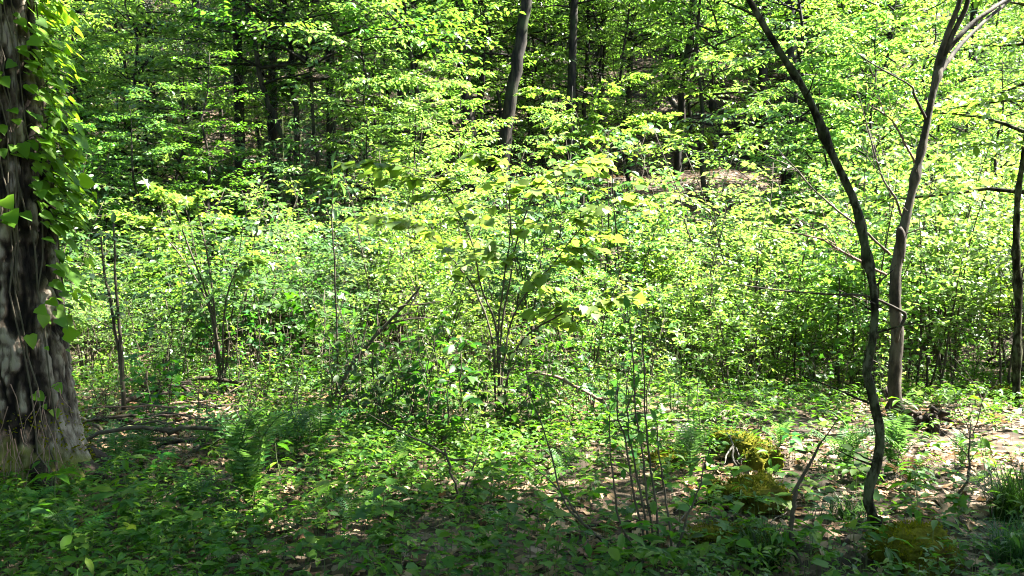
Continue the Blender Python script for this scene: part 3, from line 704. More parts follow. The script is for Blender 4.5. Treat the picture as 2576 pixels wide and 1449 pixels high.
branch('fallen_branch', 'long grey fallen pole across the ground at right edge', [(2330, 905, x + .4), (2420, 910, x + .2), (2500, 918, x), (2600, 918, x - .2)], [.025, .03, .03], 'palebark', twigs=3, group=g, seed=16)
x = gd(2350, 1030)
branch('dead_sapling', 'small bare pale forked twig standing in sun at right', [(2480, 1050, x), (2472, 1010, x), (2462, 990, x), (2455, 970, x)], [.009, .008, .004], 'dead', cat='stick', twigs=3, group=g, seed=17)
for k, (lab, pts) in enumerate([
    ('bare reddish budded branch hanging left of the leaning sapling', [(2230, 690, 6.4), (2140, 640, 6.4), (2050, 590, 6.4), (1900, 560, 6.5)]),
    ('bare thin twig reaching left of the forked tree, upper', [(2275, 560, 7.2), (2250, 500, 7), (2220, 440, 6.9), (2180, 300, 6.9), (2150, 200, 6.9)]),
    ('white dead twig pointing up-left beside the forked trunk', [(2300, 410, 7.2), (2270, 350, 7.1), (2240, 305, 7.1), (2190, 270, 7)]),
    ('long bare grey twig crossing below the leaning sapling bend', [(2240, 640, 6.9), (2150, 560, 6.8), (2050, 480, 6.8), (1950, 380, 6.9)])]):
    branch('bare_branch', lab, pts, [.011, .008, .003], 'dead' if k % 2 else 'reddead', twigs=5, group='bare twigs among the right saplings', seed=40 + k)
# loose sticks of the brush pile
rgb_ = np.random.default_rng(77); items = []
for k in range(40):
    px, py = rgb_.normal(440, 110), rgb_.uniform(1010, 1150); h = hit(px, py + 30); b = h + np.array((0, 0, rgb_.uniform(0, .42) * math.exp(-((px - 430) / 130) ** 2)))
    S = MB(); a = rgb_.normal(0, .7) + (np.pi if rgb_.random() < .5 else 0); ln = rgb_.uniform(.3, 1.1); t = np.linspace(0, 1, 9)[:, None]
    P = ln * t * np.array((math.cos(a), math.sin(a) * .6, rgb_.normal(.05, .22))) - Z * .1 * t ** 2 + np.cumsum(rgb_.normal(0, .012, (9, 3)), 0)
    P[:, 2] = np.maximum(P[:, 2], gz(P[:, 0] + b[0], P[:, 1] + b[1]) - b[2])
    thick = rgb_.random() < .25; tube(S, P, [.018, .01] if thick else [.008, .003], 6, rough=.2, seed=k)
    mt = ('dead', 'reddead', 'stem', 'palebark')[k % 4]
    o = link('stick', S.mesh('stick', M[mt], True), loc=b)
    items.append((o, {'dead': 'grey', 'reddead': 'reddish', 'stem': 'dark', 'palebark': 'brownish'}[mt] + (' thick' if thick else ' thin') + ' dead stick', b))
LAND['brush pile'] = (430, gd(430, 1080))
LAND['big dark fern'] = (625, gd(625, 1240))
auto_labels(items, ['brush pile', 'big dark fern', 'thick vined trunk', 'two-stemmed sapling'], 'stick', 'sticks of the brush pile')

# mossy things
def mossy(name, label, cat, c, size, rz, seed, tufts=1600, log=False):
    rg = np.random.default_rng(seed); sx, sy, sz = size; nu, nv = 56, 34
    th = np.linspace(0, 2 * np.pi, nu, endpoint=False)[None]; ph = np.linspace(-.5 * np.pi, .5 * np.pi, nv)[:, None]
    n = np.stack([np.cos(ph) * np.cos(th), np.cos(ph) * np.sin(th), np.sin(ph) + 0 * th], -1)
    pw = np.sign(n) * np.abs(n) ** (.75 if not log else .6)
    bump = 1 + .8 * (fbm(n[..., 0] * 2.2 + seed, n[..., 1] * 2.2 + n[..., 2] * 1.7, seed, 4)) + .16 * (vnoise(n[..., 0] * 7 + 3, n[..., 1] * 7 + n[..., 2] * 5, seed) - .5)
    V = pw * np.array(size) * bump[..., None]
    mb = MB(); i = np.arange(nv - 1)[:, None] * nu; j = np.arange(nu)[None]; j2 = (j + 1) % nu
    mb.add(V, [np.stack([i + j, i + j2, i + nu + j2, i + nu + j], -1).reshape(-1, 4)])
    b = c.copy(); b[2] = gzf(c[0], c[1]) + sz * .35
    root = empty(name, b, rz); tag(root, label, cat)
    link('body', mb.mesh('body', M['moss'], True), root)
    fl = V.reshape(-1, 3); nn = nrm(n.reshape(-1, 3) / np.array(size)); w = np.where(nn[:, 2] > -.1)[0]; ii = rg.choice(w, tufts)
    p = fl[ii] + rg.normal(0, .012, (tufts, 3)); keep = vnoise(p[:, 0] * 9 + 50, p[:, 1] * 9 + p[:, 2] * 9 + 50, seed + 4) > .22
    mt = MB(); leaves(mt, 'small', p[keep], (nn[ii] * .8 + rg.normal(0, .6, (tufts, 3)))[keep], (nn[ii] + rg.normal(0, .3, (tufts, 3)))[keep], rg.uniform(.010, .026, keep.sum()))
    link('moss', mt.mesh('moss', M['mosstuft']), root)
    return root
mossy('mossy_log', 'yellow-green mossy rotting log below the pale level branch', 'log', hit(1875, 1150), (.13, .36, .10), R(12), 3, log=True)
mossy('mossy_stone', 'sunlit mossy boulder right of the lichened branch', 'stone', hit(1900, 1275), (.18, .18, .115), 0, 4)
mossy('mossy_stone', 'small mossy knob left of the sunlit mossy boulder', 'stone', hit(1798, 1265), (.05, .055, .10), 0, 5, 500)
mossy('mossy_log', 'low dark mossy log end in front of the mossy boulder', 'log', hit(1870, 1370), (.24, .15, .05), R(-25), 6, log=True)
mossy('mossy_stump', 'brown mossy stump at the foot of the leaning sapling', 'stump', hit(2300, 1425), (.20, .16, .12), R(8), 8, 2200)
mossy('mossy_log', 'mossy grey log poking in at the right edge', 'log', hit(2570, 1010), (.5, .09, .1), R(-35), 9, 900, log=True)
mossy('mossy_stone', 'moss-covered lump half buried among herbs beside the pale litter', 'stone', hit(1690, 1165), (.16, .12, .05), 0, 10, 900)
LAND['mossy stump'] = (2300, gd(2300, 1425)); LAND['mossy boulder'] = (1900, gd(1900, 1275)); LAND['mossy log'] = (1875, gd(1875, 1150))

# ------------------------------------------------------------------ 6. ferns: every frond a part
def frond_mesh(seed, leafm):
    rg = np.random.default_rng(seed); mb = MB(); n = 21; t = np.linspace(0, 1, n)
    P = np.stack([.55 * t + .1 * t ** 2, rg.normal(0, .004, n).cumsum(), .78 * t - .5 * t ** 2.4], 1)
    tube(mb, P, [.006, .0015], 4, cap=False)
    T = nrm(np.gradient(P, axis=0)); S = np.array((0, 1.0, 0)); up = nrm(np.cross(T, S))
    ln = .12 * np.sin(np.pi * np.clip(t * .86 + .12, 0, 1)) ** .8 * rg.uniform(.9, 1.1, n)
    for s in (-1, 1):
        leaves(mb, 'narrow', P[3:], s * S + T[3:] * .35 + rg.normal(0, .06, (n - 3, 3)), up[3:] * np.sign(up[3:, 2:3] + 1e-6) + rg.normal(0, .15, (n - 3, 3)), ln[3:], wide=1.05)
    return mb.mesh('frond', M[leafm])
FR = [frond_mesh(50 + k, 'fern') for k in range(3)]; FRR = [frond_mesh(60, 'rust')]
def fern(label, px, py, nf, size, up=1.0, meshes=FR, seed=0):
    rg = np.random.default_rng(seed + int(px)); b = hit(px, py)
    root = empty('fern', b); tag(root, label, 'fern', 'ferns on the forest floor')
    for k in range(nf):
        f = link('frond', meshes[k % len(meshes)], root)
        f.rotation_euler = (rg.normal(0, .18), rg.normal(-.38 * up, .22), k * 2.4 + rg.uniform(-.4, .4))
        s = size * rg.uniform(.7, 1.15); f.scale = (s, s, s)
fern('big dark-green fern clump with upright fronds at lower left', 625, 1275, 15, .95, 1.9)
fern('bright fern with arched fronds left of the leaning sapling foot', 2130, 1190, 13, .62, 1.1)
fern('sunlit fern right behind the leaning sapling', 2250, 1195, 14, .75, 1.5)
fern('fern with yellow-green fronds above the sunny central herbs', 795, 1130, 9, .62, 1.0)
fern('small fern between the vined trunk and the brush pile', 290, 1165, 10, .5, .8)
fern('fern nestled under the brush pile, fronds spreading', 355, 1175, 12, .6, .9)
fern('fern behind the big dark fern clump', 530, 1150, 8, .6, 1.0)
fern('tall pale fern right of the big dark fern', 745, 1150, 8, .6, 1.3)
fern('small dark fern at the left corner below the vined trunk', 60, 1320, 9, .42, .7)
fern('rust-brown dead fern in sun at the right sapling foot', 2290, 1225, 9, .5, .3, FRR)
fern('rust-brown dead fern collapsed in front of the brush pile', 420, 1195, 8, .42, .2, FRR, 3)
for n_, (px, py, nf, sz, lab) in enumerate([(1010, 1190, 7, .4, 'small fern in the sunny herbs left of the short dark stem'), (1420, 1200, 7, .38, 'small fern left of the foreground stem clump'), (480, 1290, 8, .42, 'dim small fern left below the big dark fern'), (880, 1330, 7, .38, 'small fern in the shade right below the big dark fern'),
        (1960, 1130, 8, .45, 'small bright fern right of the mossy log'), (2420, 1180, 7, .4, 'small fern by the thin dark twig at right'), (1250, 1370, 7, .34, 'tiny fern in the shade at bottom middle'), (190, 1400, 8, .4, 'tiny fern in deep shade at the bottom left'), (1580, 1120, 8, .45, 'small upright fern just behind the dark stem clump')]):
    fern(lab, px, py, nf, sz, 1.3, FR, n_)
fern('slim fern with upright fronds behind the stem clump', 1740, 1200, 10, .6, 1.7)
fern('lone fern in the shade right of the stem clump top', 1520, 1060, 9, .55, 1.3)

# ------------------------------------------------------------------ 7. thicket of individual shrubs
SH = []                                                      # (stems, foliage, height, look)
SH.append((*grow_shrub(101, 2.4, 5, .22, .08, 'ovate', 'stem', 'thicket', .42), 2.4, 'leafy upright shrub'))
SH.append((*grow_shrub(102, 2.3, 6, .26, .07, 'small', 'stem', 'bright', .38, gap=.034), 2.3, 'lime small-leaved shrub'))
SH.append((*grow_shrub(103, 2.5, 4, .18, .095, 'ovate', 'stem', 'blue', .34), 2.5, 'bluish-green shrub'))
SH.append((*grow_shrub(104, 2.2, 6, .30, .072, 'small', 'stem', 'thicket', .24, gap=.036), 2.2, 'bushy fine-leaved shrub'))
SH.append((*grow_shrub(105, 2.6, 3, .15, .10, 'ovate', 'stem', 'bright', .38), 2.6, 'slender bright shrub'))
SH.append((*grow_shrub(106, 2.4, 5, .25, .08, 'ovate', 'stem', 'bright', .36), 2.4, 'glossy bright shrub'))
SH.append((*grow_shrub(107, 3.0, 9, .16, .075, 'ovate', 'stem', 'bright', .5, nb=10, gap=.06), 3.0, 'wispy many-stemmed shrub'))
SH.append((*grow_shrub(108, 3.2, 4, .12, .10, 'lance', 'greenstem', 'blue', .45, nb=12, gap=.06), 3.2, 'tall willowy shrub'))
LOW = []
LOW.append((*grow_shrub(111, 1.0, 6, .45, .06, 'small', 'stem', 'bright', .1, nb=10, gap=.045), 1.0, 'low sunny bush'))
LOW.append((*grow_shrub(112, 1.0, 5, .40, .075, 'ovate', 'stem', 'thicket', .12, nb=9), 1.0, 'low leafy bush'))
LOW.append((*grow_shrub(113, .9, 6, .5, .09, 'ovate', 'stem', 'darkherb', .12, nb=8, gap=.07), .9, 'low broad-leaved bush'))
def put_shrub(v, x, y, h, rz, name='shrub'):
    st, fo, H, look = v; b = np.array((x, y, gzf(x, y)))
    root = empty(name, b, rz); s = h / H; root.scale = (s ** .8, s ** .8, s)
    link('stems', st, root); link('foliage', fo, root)
    return root, look, b
SKYL_X = [-200, 0, 250, 450, 650, 850, 1000, 1300, 1500, 1750, 1850, 1950, 2100, 2300, 2800]
SKYL_Y = [470, 480, 500, 490, 460, 470, 500, 520, 490, 475, 430, 370, 320, 310, 290]
def poisson(n, ylo, yhi, dmin, seed, xf=.64, pad=.8):
    rg = np.random.default_rng(seed); out = []
    for _ in range(n * 60):
        y = ylo + (yhi - ylo) * rg.random() ** .8; x = rg.uniform(-1, 1) * (xf * y + pad)
        if all((x - a) ** 2 + (y - b) ** 2 > (dmin * (.6 + .4 * y / yhi)) ** 2 for a, b in out): out.append((x, y))
        if len(out) >= n: break
    return out
rgs = np.random.default_rng(31); items = []
for x, y in poisson(165, 9.2, 18.5, .85, 30):
    px = proj((x, y, 1.2))[0]; sk = np.interp(px, SKYL_X, SKYL_Y)
    h = min(4.2, at(px, sk + rgs.normal(45, 140), y)[2] - gzf(x, y))
    if h < .7: continue
    right = px > 1350
    v = SH[rgs.choice(8, p=[.14, .16, .04, .14, .13, .14, .19, .06] if right else [.19, .09, .15, .19, .06, .08, .14, .10])]
    items.append(put_shrub(v, x, y, h * rgs.uniform(.85, 1), rgs.uniform(0, 6.28)))
marks = ['thick vined trunk', 'two-stemmed sapling', 'starry-leaved young tree', 'heart-leaved shrub', 'arching shrub', 'leaning sapling', 'forked tree', 'dark stem clump']
LAND['pale-topped sapling'] = (845, 8.2); marks.append('pale-topped sapling')
auto_labels(items, marks, 'shrub', 'shrubs of the sunlit thicket')
items = []
for x, y in poisson(130, 11, 19, .85, 37):
    items.append(put_shrub(LOW[rgs.choice(3, p=[.5, .35, .15])], x, y, rgs.uniform(.7, 1.3), rgs.uniform(0, 6.28), 'bush'))
auto_labels(items, marks, 'bush', 'low bushes under the thicket')
WSP = [(*grow_shrub(121, 1.3, 3, .16, .06, 'ovate', 'stem', 'thicket', .2, nb=9, gap=.06, blen=.26), 1.3, 'wispy waist-high sapling'),
       (*grow_shrub(122, 1.2, 2, .2, .085, 'ovate', 'greenstem', 'bright', .25, nb=8, gap=.07, blen=.3), 1.2, 'bright waist-high sapling'),
       (*grow_shrub(123, 1.2, 4, .22, .05, 'small', 'stem', 'thicket', .15, nb=11, gap=.045, blen=.24), 1.2, 'fine-leaved twiggy sapling'),
       (*grow_shrub(124, 1.1, 3, .25, .08, 'maple', 'stem', 'darkherb', .25, nb=7, gap=.09, blen=.3), 1.1, 'shaded lobed-leaf sapling')]
items = []; rgw = np.random.default_rng(63); got = []
while len(items) < 95:
    y = 6.6 + 3.9 * rgw.random() ** .75; x = rgw.uniform(-1, 1) * (.62 * y)
    px = proj((x, y, 0))[0]
    if px < 240 or (px > 1750 and y < 8.3) or (px > 2250 and y < 9.5) or any((x - a) ** 2 + (y - b) ** 2 < .13 for a, b in got): continue
    got.append((x, y)); items.append(put_shrub(WSP[rgw.choice(4, p=[.34, .2, .28, .18])], x, y, rgw.uniform(.45, 1.0) * (1 + .12 * (y - 7)), rgw.uniform(0, 6.28), 'sapling'))
auto_labels(items, marks, 'sapling', 'wispy saplings in front of the thicket')
# shaded broad-leaved bushes just in front of the thicket
items = []
for px, py, h, v in [(1130, 1125, 1.0, 2), (1040, 1105, .95, 2), (1230, 1095, .95, 2), (940, 1085, .9, 2), (1330, 1070, .7, 2), (1090, 1050, 1.0, 1), (900, 1040, .9, 2), (1180, 1150, .7, 1), (760, 1050, .7, 1), (430, 1040, .6, 2), (660, 1050, .7, 1), (1480, 1010, .6, 1), (1620, 990, .6, 2), (1780, 980, .6, 1), (1950, 960, .7, 0), (2060, 990, .5, 1), (2420, 960, .6, 0), (2150, 950, .7, 1), (2480, 900, .9, 0), (250, 1050, .6, 1), (1850, 930, .7, 2), (1700, 930, .7, 1)]:
    h_ = hit(px, py); items.append(put_shrub(LOW[v], h_[0], h_[1], h, px * .01, 'bush'))
auto_labels([(o, l.replace('low', 'knee-high'), b) for o, l, b in items], marks, 'bush', 'bushes along the thicket edge')

# ------------------------------------------------------------------ 8. hillside: named trunks, understorey trees, conifers, bushes
CR = [crown(201, 1.0, 8.5, 2.6, 44, .115, 'ovate', 'hill'), crown(202, .6, 7.5, 2.3, 44, .10, 'small', 'hill', gap=.045),
      crown(203, 1.2, 8.6, 3.0, 42, .15, 'ovate', 'bright', gap=.06), crown(204, .8, 7.0, 2.5, 40, .10, 'small', 'bright', gap=.042)]
CRHI = [crown(205, 0, 7, 3.6, 46, .14, 'ovate', 'hill', gap=.08), crown(206, 0, 6, 3.2, 44, .13, 'ovate', 'hill', gap=.08)]
def hill_tree(label, path, d, wpx, hi, cr=0, matn='bark', cz=None, group='trees on the hillside', r_top=.55):
    P = [at(px, py, d) for px, py in path][::-1]              # bottom first
    b = P[0].copy(); b[2] = gzf(b[0], b[1])
    if P[0][2] > b[2] + .3: P = [b] + P
    else: P[0] = b
    dirv = P[-1] - P[-2]; dirv = dirv / max(dirv[2], .1); dirv[:2] *= .5
    top = P[-1] + dirv * hi
    P = spline(P + [P[-1] + dirv * hi * .5, top], 26) - b
    P[0][2] -= .15
    P[1:-1] += np.random.default_rng(int(wpx * 10 + path[0][0])).normal(0, .02, (24, 3)) * [1, 1, 0]
    r = .82 * wpx / F_PX * d / 2
    root = empty('tree', b); tag(root, label, 'tree', group)
    mb = MB(); tube(mb, P, [r * 1.45, r * 1.08, r, r * .9, r * r_top], 12, rough=.1, seed=int(wpx))
    link('trunk', mb.mesh('trunk', M[matn], True), root)
    me = (CRHI if cz is None else CR)[cr % (2 if cz is None else 4)]
    zt = 1.6 + .286 * d - b[2] + (.8 if wpx > 35 else -1.9)       # lowest limbs come down into view
    q = np.append(P[np.argmin(np.abs(P[:, 2] - zt))][:2], zt)
    c = link('crown', me, root, q)
    c.rotation_euler = (0, 0, path[0][0] * .37)
    return root
hill_tree('large grey trunk leaning slightly right, tallest in upper middle', [(1328, -20), (1300, 160), (1278, 300), (1265, 400)], 22, 36, 7)
hill_tree('thick dark trunk in shade left of the large leaning trunk', [(1160, 60), (1168, 200), (1178, 330)], 24, 36, 9)
hill_tree('long slim pale trunk standing beside the dirt path', [(1745, -10), (1722, 200), (1702, 420)], 27, 21, 8, 1)
hill_tree('dark straight trunk above the arching shrub', [(1483, -10), (1478, 130), (1470, 260)], 29, 11, 8)
hill_tree('slim dark trunk right of the arching shrub top', [(1592, -10), (1586, 150), (1582, 300)], 30, 17, 7, 1)
hill_tree('thin dark trunk between two straight upper-middle trunks', [(1520, -10), (1518, 100), (1512, 250)], 31, 14, 7)
hill_tree('thin pale lit trunk just right of the large leaning trunk', [(1366, -10), (1372, 100), (1368, 220)], 27, 10, 5, 1, 'palebark')
hill_tree('dark trunk on the slope right of the dirt path', [(1928, 60), (1920, 200), (1912, 320)], 32, 26, 8)
hill_tree('dark trunk high on the slope over the leaf litter', [(1690, -10), (1684, 60), (1680, 140)], 36, 26, 6)
hill_tree('short dark trunk high on the slope right of the litter', [(1806, 120), (1798, 180), (1792, 225)], 35, 17, 8)
hill_tree('slightly curved brown trunk in front of the conifers', [(716, -10), (728, 120), (742, 260), (752, 430)], 19, 16, 7, 1)
hill_tree('very thin dark trunk right of the brown conifer-side trunk', [(780, -10), (776, 150), (790, 330), (800, 470)], 18, 10, 5)
hill_tree('forked dark trunk leaning left below the conifers', [(660, 210), (700, 320), (735, 430)], 18, 16, 4, 1)
hill_tree('curving thin trunk among bright leaves at upper left middle', [(1015, -10), (1032, 120), (1052, 260), (1080, 400)], 19, 12, 6)
hill_tree('grey trunk deep in shade at upper left', [(492, 60), (490, 170), (496, 290)], 24, 24, 8)
hill_tree('dark trunk beside the vined trunk top, far back', [(190, 20), (200, 140), (206, 250)], 24, 24, 8, 1)
hill_tree('dark mid trunk behind the brown trunk, leaning left', [(850, -10), (856, 150), (872, 320), (880, 480)], 21, 15, 7)
hill_tree('thin dark trunk left of the thick shaded trunk', [(1000, 100), (1006, 200), (1010, 330)], 25, 16, 7, 1)
hill_tree('narrow dark trunk right of the thick shaded trunk', [(1216, 60), (1214, 200), (1212, 330)], 25, 14, 7)
hill_tree('far slim trunk at top right above the lit leaves', [(2250, -10), (2240, 60), (2235, 150)], 33, 18, 6)
hill_tree('far pale thin trunk left of the forked tree top', [(2120, -10), (2126, 100), (2128, 200)], 34, 12, 6, 1, 'palebark')
hill_tree('slim trunk on the slope below the top right foliage', [(2030, 40), (2028, 140), (2026, 240)], 34, 15, 7)
for k, mname in enumerate([(1310, 22), (1170, 24), (1715, 27), (745, 19)]): LAND[('large leaning grey trunk', 'thick shaded trunk', 'trunk by the dirt path', 'brown conifer-side trunk')[k]] = mname
LAND['conifers'] = (620, 22)

CON = [conifer_crown(301, .8, 11, 2.3, 60, 4.2), conifer_crown(302, .6, 9, 2.0, 52, 2.2)]
for k, (px, d, rz, lab) in enumerate([(600, 19.5, 0, 'dark hemlock with bare dead reddish lower limbs at upper left'), (835, 19.2, 2, 'hemlock with pale grey-lit sprays, right of the brown trunk'),
                                 (690, 21, 4, 'shaded hemlock between the brown trunk and dead-limbed hemlock'), (380, 23, 1, 'dark hemlock at upper left behind the vine')]):
    p = at(px, 400, d); b = np.array((p[0], d, gzf(p[0], d)))
    root = empty('conifer', b, rz); tag(root, lab, 'conifer', 'dark conifers on the slope')
    mb = MB(); tube(mb, np.array([(0, 0, -.2), (0.03, 0, 3), (0, .03, 7), (0, 0, 11.5)]) + 0, [.15, .12, .08, .02], 10, rough=.1)
    link('trunk', mb.mesh('trunk', M['bark'], True), root)
    link('crown', CON[0 if k in (0, 3, 2) else 1], root)

SMALLTRUNKS = []
for k in range(4):
    rg = np.random.default_rng(500 + k); STR = MB(); zz = np.linspace(-.2, 7.6, 14)
    P = np.stack([np.cumsum(rg.normal(0, .075, 14)), np.cumsum(rg.normal(0, .075, 14)), zz], 1); P -= P[0] * [1, 1, 0]; P += np.outer(zz, rg.normal(0, .02, 3) * [1, 1, 0])
    tube(STR, spline(P, 30), [.07, .052, .04, .028, .008], 9, rough=.15, seed=k)
    for q in range(3):
        z0 = rg.uniform(2, 5); p0 = P[int((z0 + .2) / .6)]; a = rg.uniform(0, 6.28); t = np.linspace(0, 1, 6)[:, None]
        tube(STR, p0 + t * rg.uniform(.8, 1.8) * np.array((math.cos(a), math.sin(a), .9)) + np.cumsum(rg.normal(0, .03, (6, 3)), 0), [.02, .006], 5, cap=False)
    SMALLTRUNKS.append(STR.mesh('trunk', M['bark'], True))
def window_ok(x, y, z0):
    """keep the view to the bare slope and path open"""
    px = proj((x, y, z0 + 3))[0]
    return not (1500 < px < 1990 and y < 36) and not (1110 < px < 1501 and y < 24.5) or (1560 < px < 1900 and 24 < y < 34 and int(x * 7.3 + y * 3.1) % 2 == 0)
items = []
rgt = np.random.default_rng(90)
for x, y in poisson(170, 15.5, 50, 1.6, 91, .62, 1.0):
    if not window_ok(x, y, gzf(x, y)): continue
    px = proj((x, y, gzf(x, y) + 3))[0]
    if 530 < px < 880 and y < 24: continue
    b = np.array((x, y, gzf(x, y))); k = int(rgt.choice(4, p=[.35, .3, .15, .2] if px < 1500 else [.2, .2, .3, .3]))
    root = empty('tree', b, rgt.uniform(0, 6.28)); s = rgt.uniform(.75, 1.15); root.scale = (s, s, s)
    link('trunk', SMALLTRUNKS[len(items) % 4], root); link('crown', CR[k], root)
    items.append((root, ('broad-leaved young tree', 'fine-leaved young tree', 'bright broad-leaved young tree', 'bright fine-leaved young tree')[k], b))
marksH = ['large leaning grey trunk', 'thick shaded trunk', 'trunk by the dirt path', 'brown conifer-side trunk', 'conifers', 'arching shrub', 'forked tree', 'thick vined trunk', 'leaning sapling']
auto_labels(items, marksH, 'tree', 'young trees on the hillside')
items = []
rgy = np.random.default_rng(71)
for px, d in [(190, 17.5), (255, 15.6), (330, 17.8), (395, 15.2), (470, 17.0), (545, 15.5), (905, 17.0), (975, 15.6), (1050, 17.6), (1960, 16.5), (2040, 15.0), (2110, 17.4), (2190, 15.5), (2270, 17.0), (2350, 14.8), (2430, 16.6), (2510, 15.0), (2590, 17.2), (1085, 16.2), (1390, 18.5), (1160, 19)]:
    x = (px - CX) / F_PX * d; b = np.array((x, d, gzf(x, d))); k = int(rgy.choice(4, p=[.15, .1, .5, .25]))
    root = empty('tree', b, rgy.uniform(0, 6.28)); s = rgy.uniform(.5, .78) * (.7 if 560 < px < 900 else 1); root.scale = (s, s, s * (.9 if px < 1500 else 1))
    link('trunk', SMALLTRUNKS[len(items) % 4], root); link('crown', CR[k], root)
    items.append((root, ('layered young tree', 'fine-leaved slim young tree', 'bright layered young tree', 'bright fine-leaved slim young tree')[k], b))
auto_labels(items, marksH + ['heart-leaved shrub', 'starry-leaved young tree'], 'tree', 'young trees rising out of the thicket')
items = []
for x, y in poisson(170, 18.5, 42, 1.3, 95, .62, 1.0):
    px, py = proj((x, y, gzf(x, y) + .6))
    if 1500 < px < 2000 and y > 25 and rgt.random() < .85: continue
    v = (LOW + SH[:2])[rgt.choice(5, p=[.25, .25, .15, .2, .15])]
    items.append(put_shrub(v, x, y, rgt.uniform(.8, 1.9), rgt.uniform(0, 6.28), 'bush'))
auto_labels([(o, l.replace('bush', 'hillside bush').replace('shrub', 'hillside bush'), b) for o, l, b in items], marksH, 'bush', 'bushes on the hillside')

MIDT = MB(); tube(MIDT, np.array([(0, 0, -.3), (.08, 0, 3), (-.05, .08, 7), (.1, 0, 11), (0, 0, 16)]), [.17, .14, .11, .08, .02], 10, rough=.1); MIDTM = MIDT.mesh('trunk', M['bark'], True)
items = []
for x, y in poisson(60, 21, 46, 2.8, 97, .75, 1.0):
    px = proj((x, y, gzf(x, y) + 4))[0]
    if not 1250 < px < 2500 or (px > 2000 and y < 27.5): continue
    b = np.array((x, y, gzf(x, y))); root = empty('tree', b, rgt.uniform(0, 6.28)); s = rgt.uniform(.85, 1.15); root.scale = (s, s, s)
    k = int(rgt.integers(0, 2)); link('trunk', MIDTM, root); link('crown', CRHI[k], root, (0, 0, 3.8 if 1450 < px < 2000 else 6.5))
    items.append((root, ('tall straight-trunked tree', 'tall tree with high crown')[k], b))
auto_labels(items, marksH, 'tree', 'tall trees on the hillside')

# fallen trunk and logs on the bare slope
def slope_log(label, pts, rad, matn):
    P = np.array([hit(px, py) for px, py in pts]); P[:, 2] += rad * .7; P = spline(P, 14); b = P[0].copy()
    mb = MB(); tube(mb, P - b, [rad, rad * .9, rad * .6], 10, rough=.2)
    tag(link('fallen_log', mb.mesh('fallen_log', M[matn], True), loc=b), label, 'log', 'fallen logs on the slope')
slope_log('mossy fallen log with a sunlit top right of the path trunk', [(1735, 320), (1770, 360), (1790, 395)], .22, 'moss')
slope_log('dark fallen log lying across the bare slope', [(1850, 325), (1960, 318), (2040, 322)], .2, 'bark')
slope_log('pale thin fallen pole high on the bare slope', [(1620, 200), (1640, 235), (1650, 255)], .06, 'dead')
slope_log('grey fallen pole crossing the litter beside the path trunk', [(1660, 190), (1690, 250), (1705, 275)], .09, 'dead')
slope_log('broken pale log below the conifers', [(690, 395), (760, 382), (830, 372)], .1, 'dead')

# tall trees standing beyond the right edge and overhead, whose crowns dapple the ground here
for k, (x, y, dx, dy, h0, h1, rad, lab) in enumerate([(6.9, 3.2, -.2, .9, 6.2, 10.5, 3.2, 'tall canopy tree standing right of the viewer'), (10.9, 3.2, -.3, .9, 6.0, 10.5, 3.2, 'tall canopy tree farther right of the viewer'), (3.6, 1.2, -1.6, 2.9, 6.2, 10.0, 3.0, 'tall canopy tree close beside the viewer')]):
    b = np.array((x, y, gzf(x, y))); root = empty('tree', b); tag(root, lab, 'tree', 'canopy trees around the viewer')
    mb = MB(); tube(mb, spline([(0, 0, -.2), (.05, 0, 3), (dx * .4, dy * .4, 6), (dx, dy, 8.5), (dx, dy, h1 + 1)], 24), [.24, .2, .15, .05], 14, rough=.1)
    link('trunk', mb.mesh('trunk', M['bark'], True), root)
    link('crown', crown(400 + k, h0, h1, rad, 125, .16, 'ovate', 'hill', gap=.075, top=.75), root, (dx, dy, 0))

# unseen wood round the viewer, added to block side sky light, one mass
mb = MB(); rg = np.random.default_rng(17); data = []
for k, (x, y) in enumerate([(-7.5, 1.5), (-10, 6), (-9, -4), (-4, -5.5), (1.5, -6), (7, -5), (12, -3), (-13, 10.5), (14, 1.0), (-5.8, -1.5)]):
    z0 = gzf(x, y); H = 10 if x < 6 else 8
    mb.cur = 0; tube(mb, np.array([(x, y, z0 - .2), (x + .1, y, z0 + 3), (x, y + .1, z0 + 7), (x, y, z0 + H)]), [.2, .17, .12, .03], 10, rough=.1)
    n = 5200; zz = rg.uniform(1.0, H + 1.5, n); a = rg.uniform(0, 6.28, n); rr = 2.9 * np.sqrt(rg.random(n)) * np.sin(np.clip(zz / (H + 2), .05, 1) * np.pi) ** .4
    p = np.stack([x + rr * np.cos(a), y + rr * np.sin(a), z0 + zz], 1)
    d = np.stack([np.cos(a), np.sin(a), rg.normal(-.1, .3, n)], 1) + rg.normal(0, .4, (n, 3))
    mb.cur = 1; leaves(mb, 'ovate', p, d, Z + rg.normal(0, .4, (n, 3)), rg.uniform(.16, .3, n))
kind(link('surrounding_woods', mb.mesh('surrounding_woods', [M['bark'], M['hill']])), 'stuff')

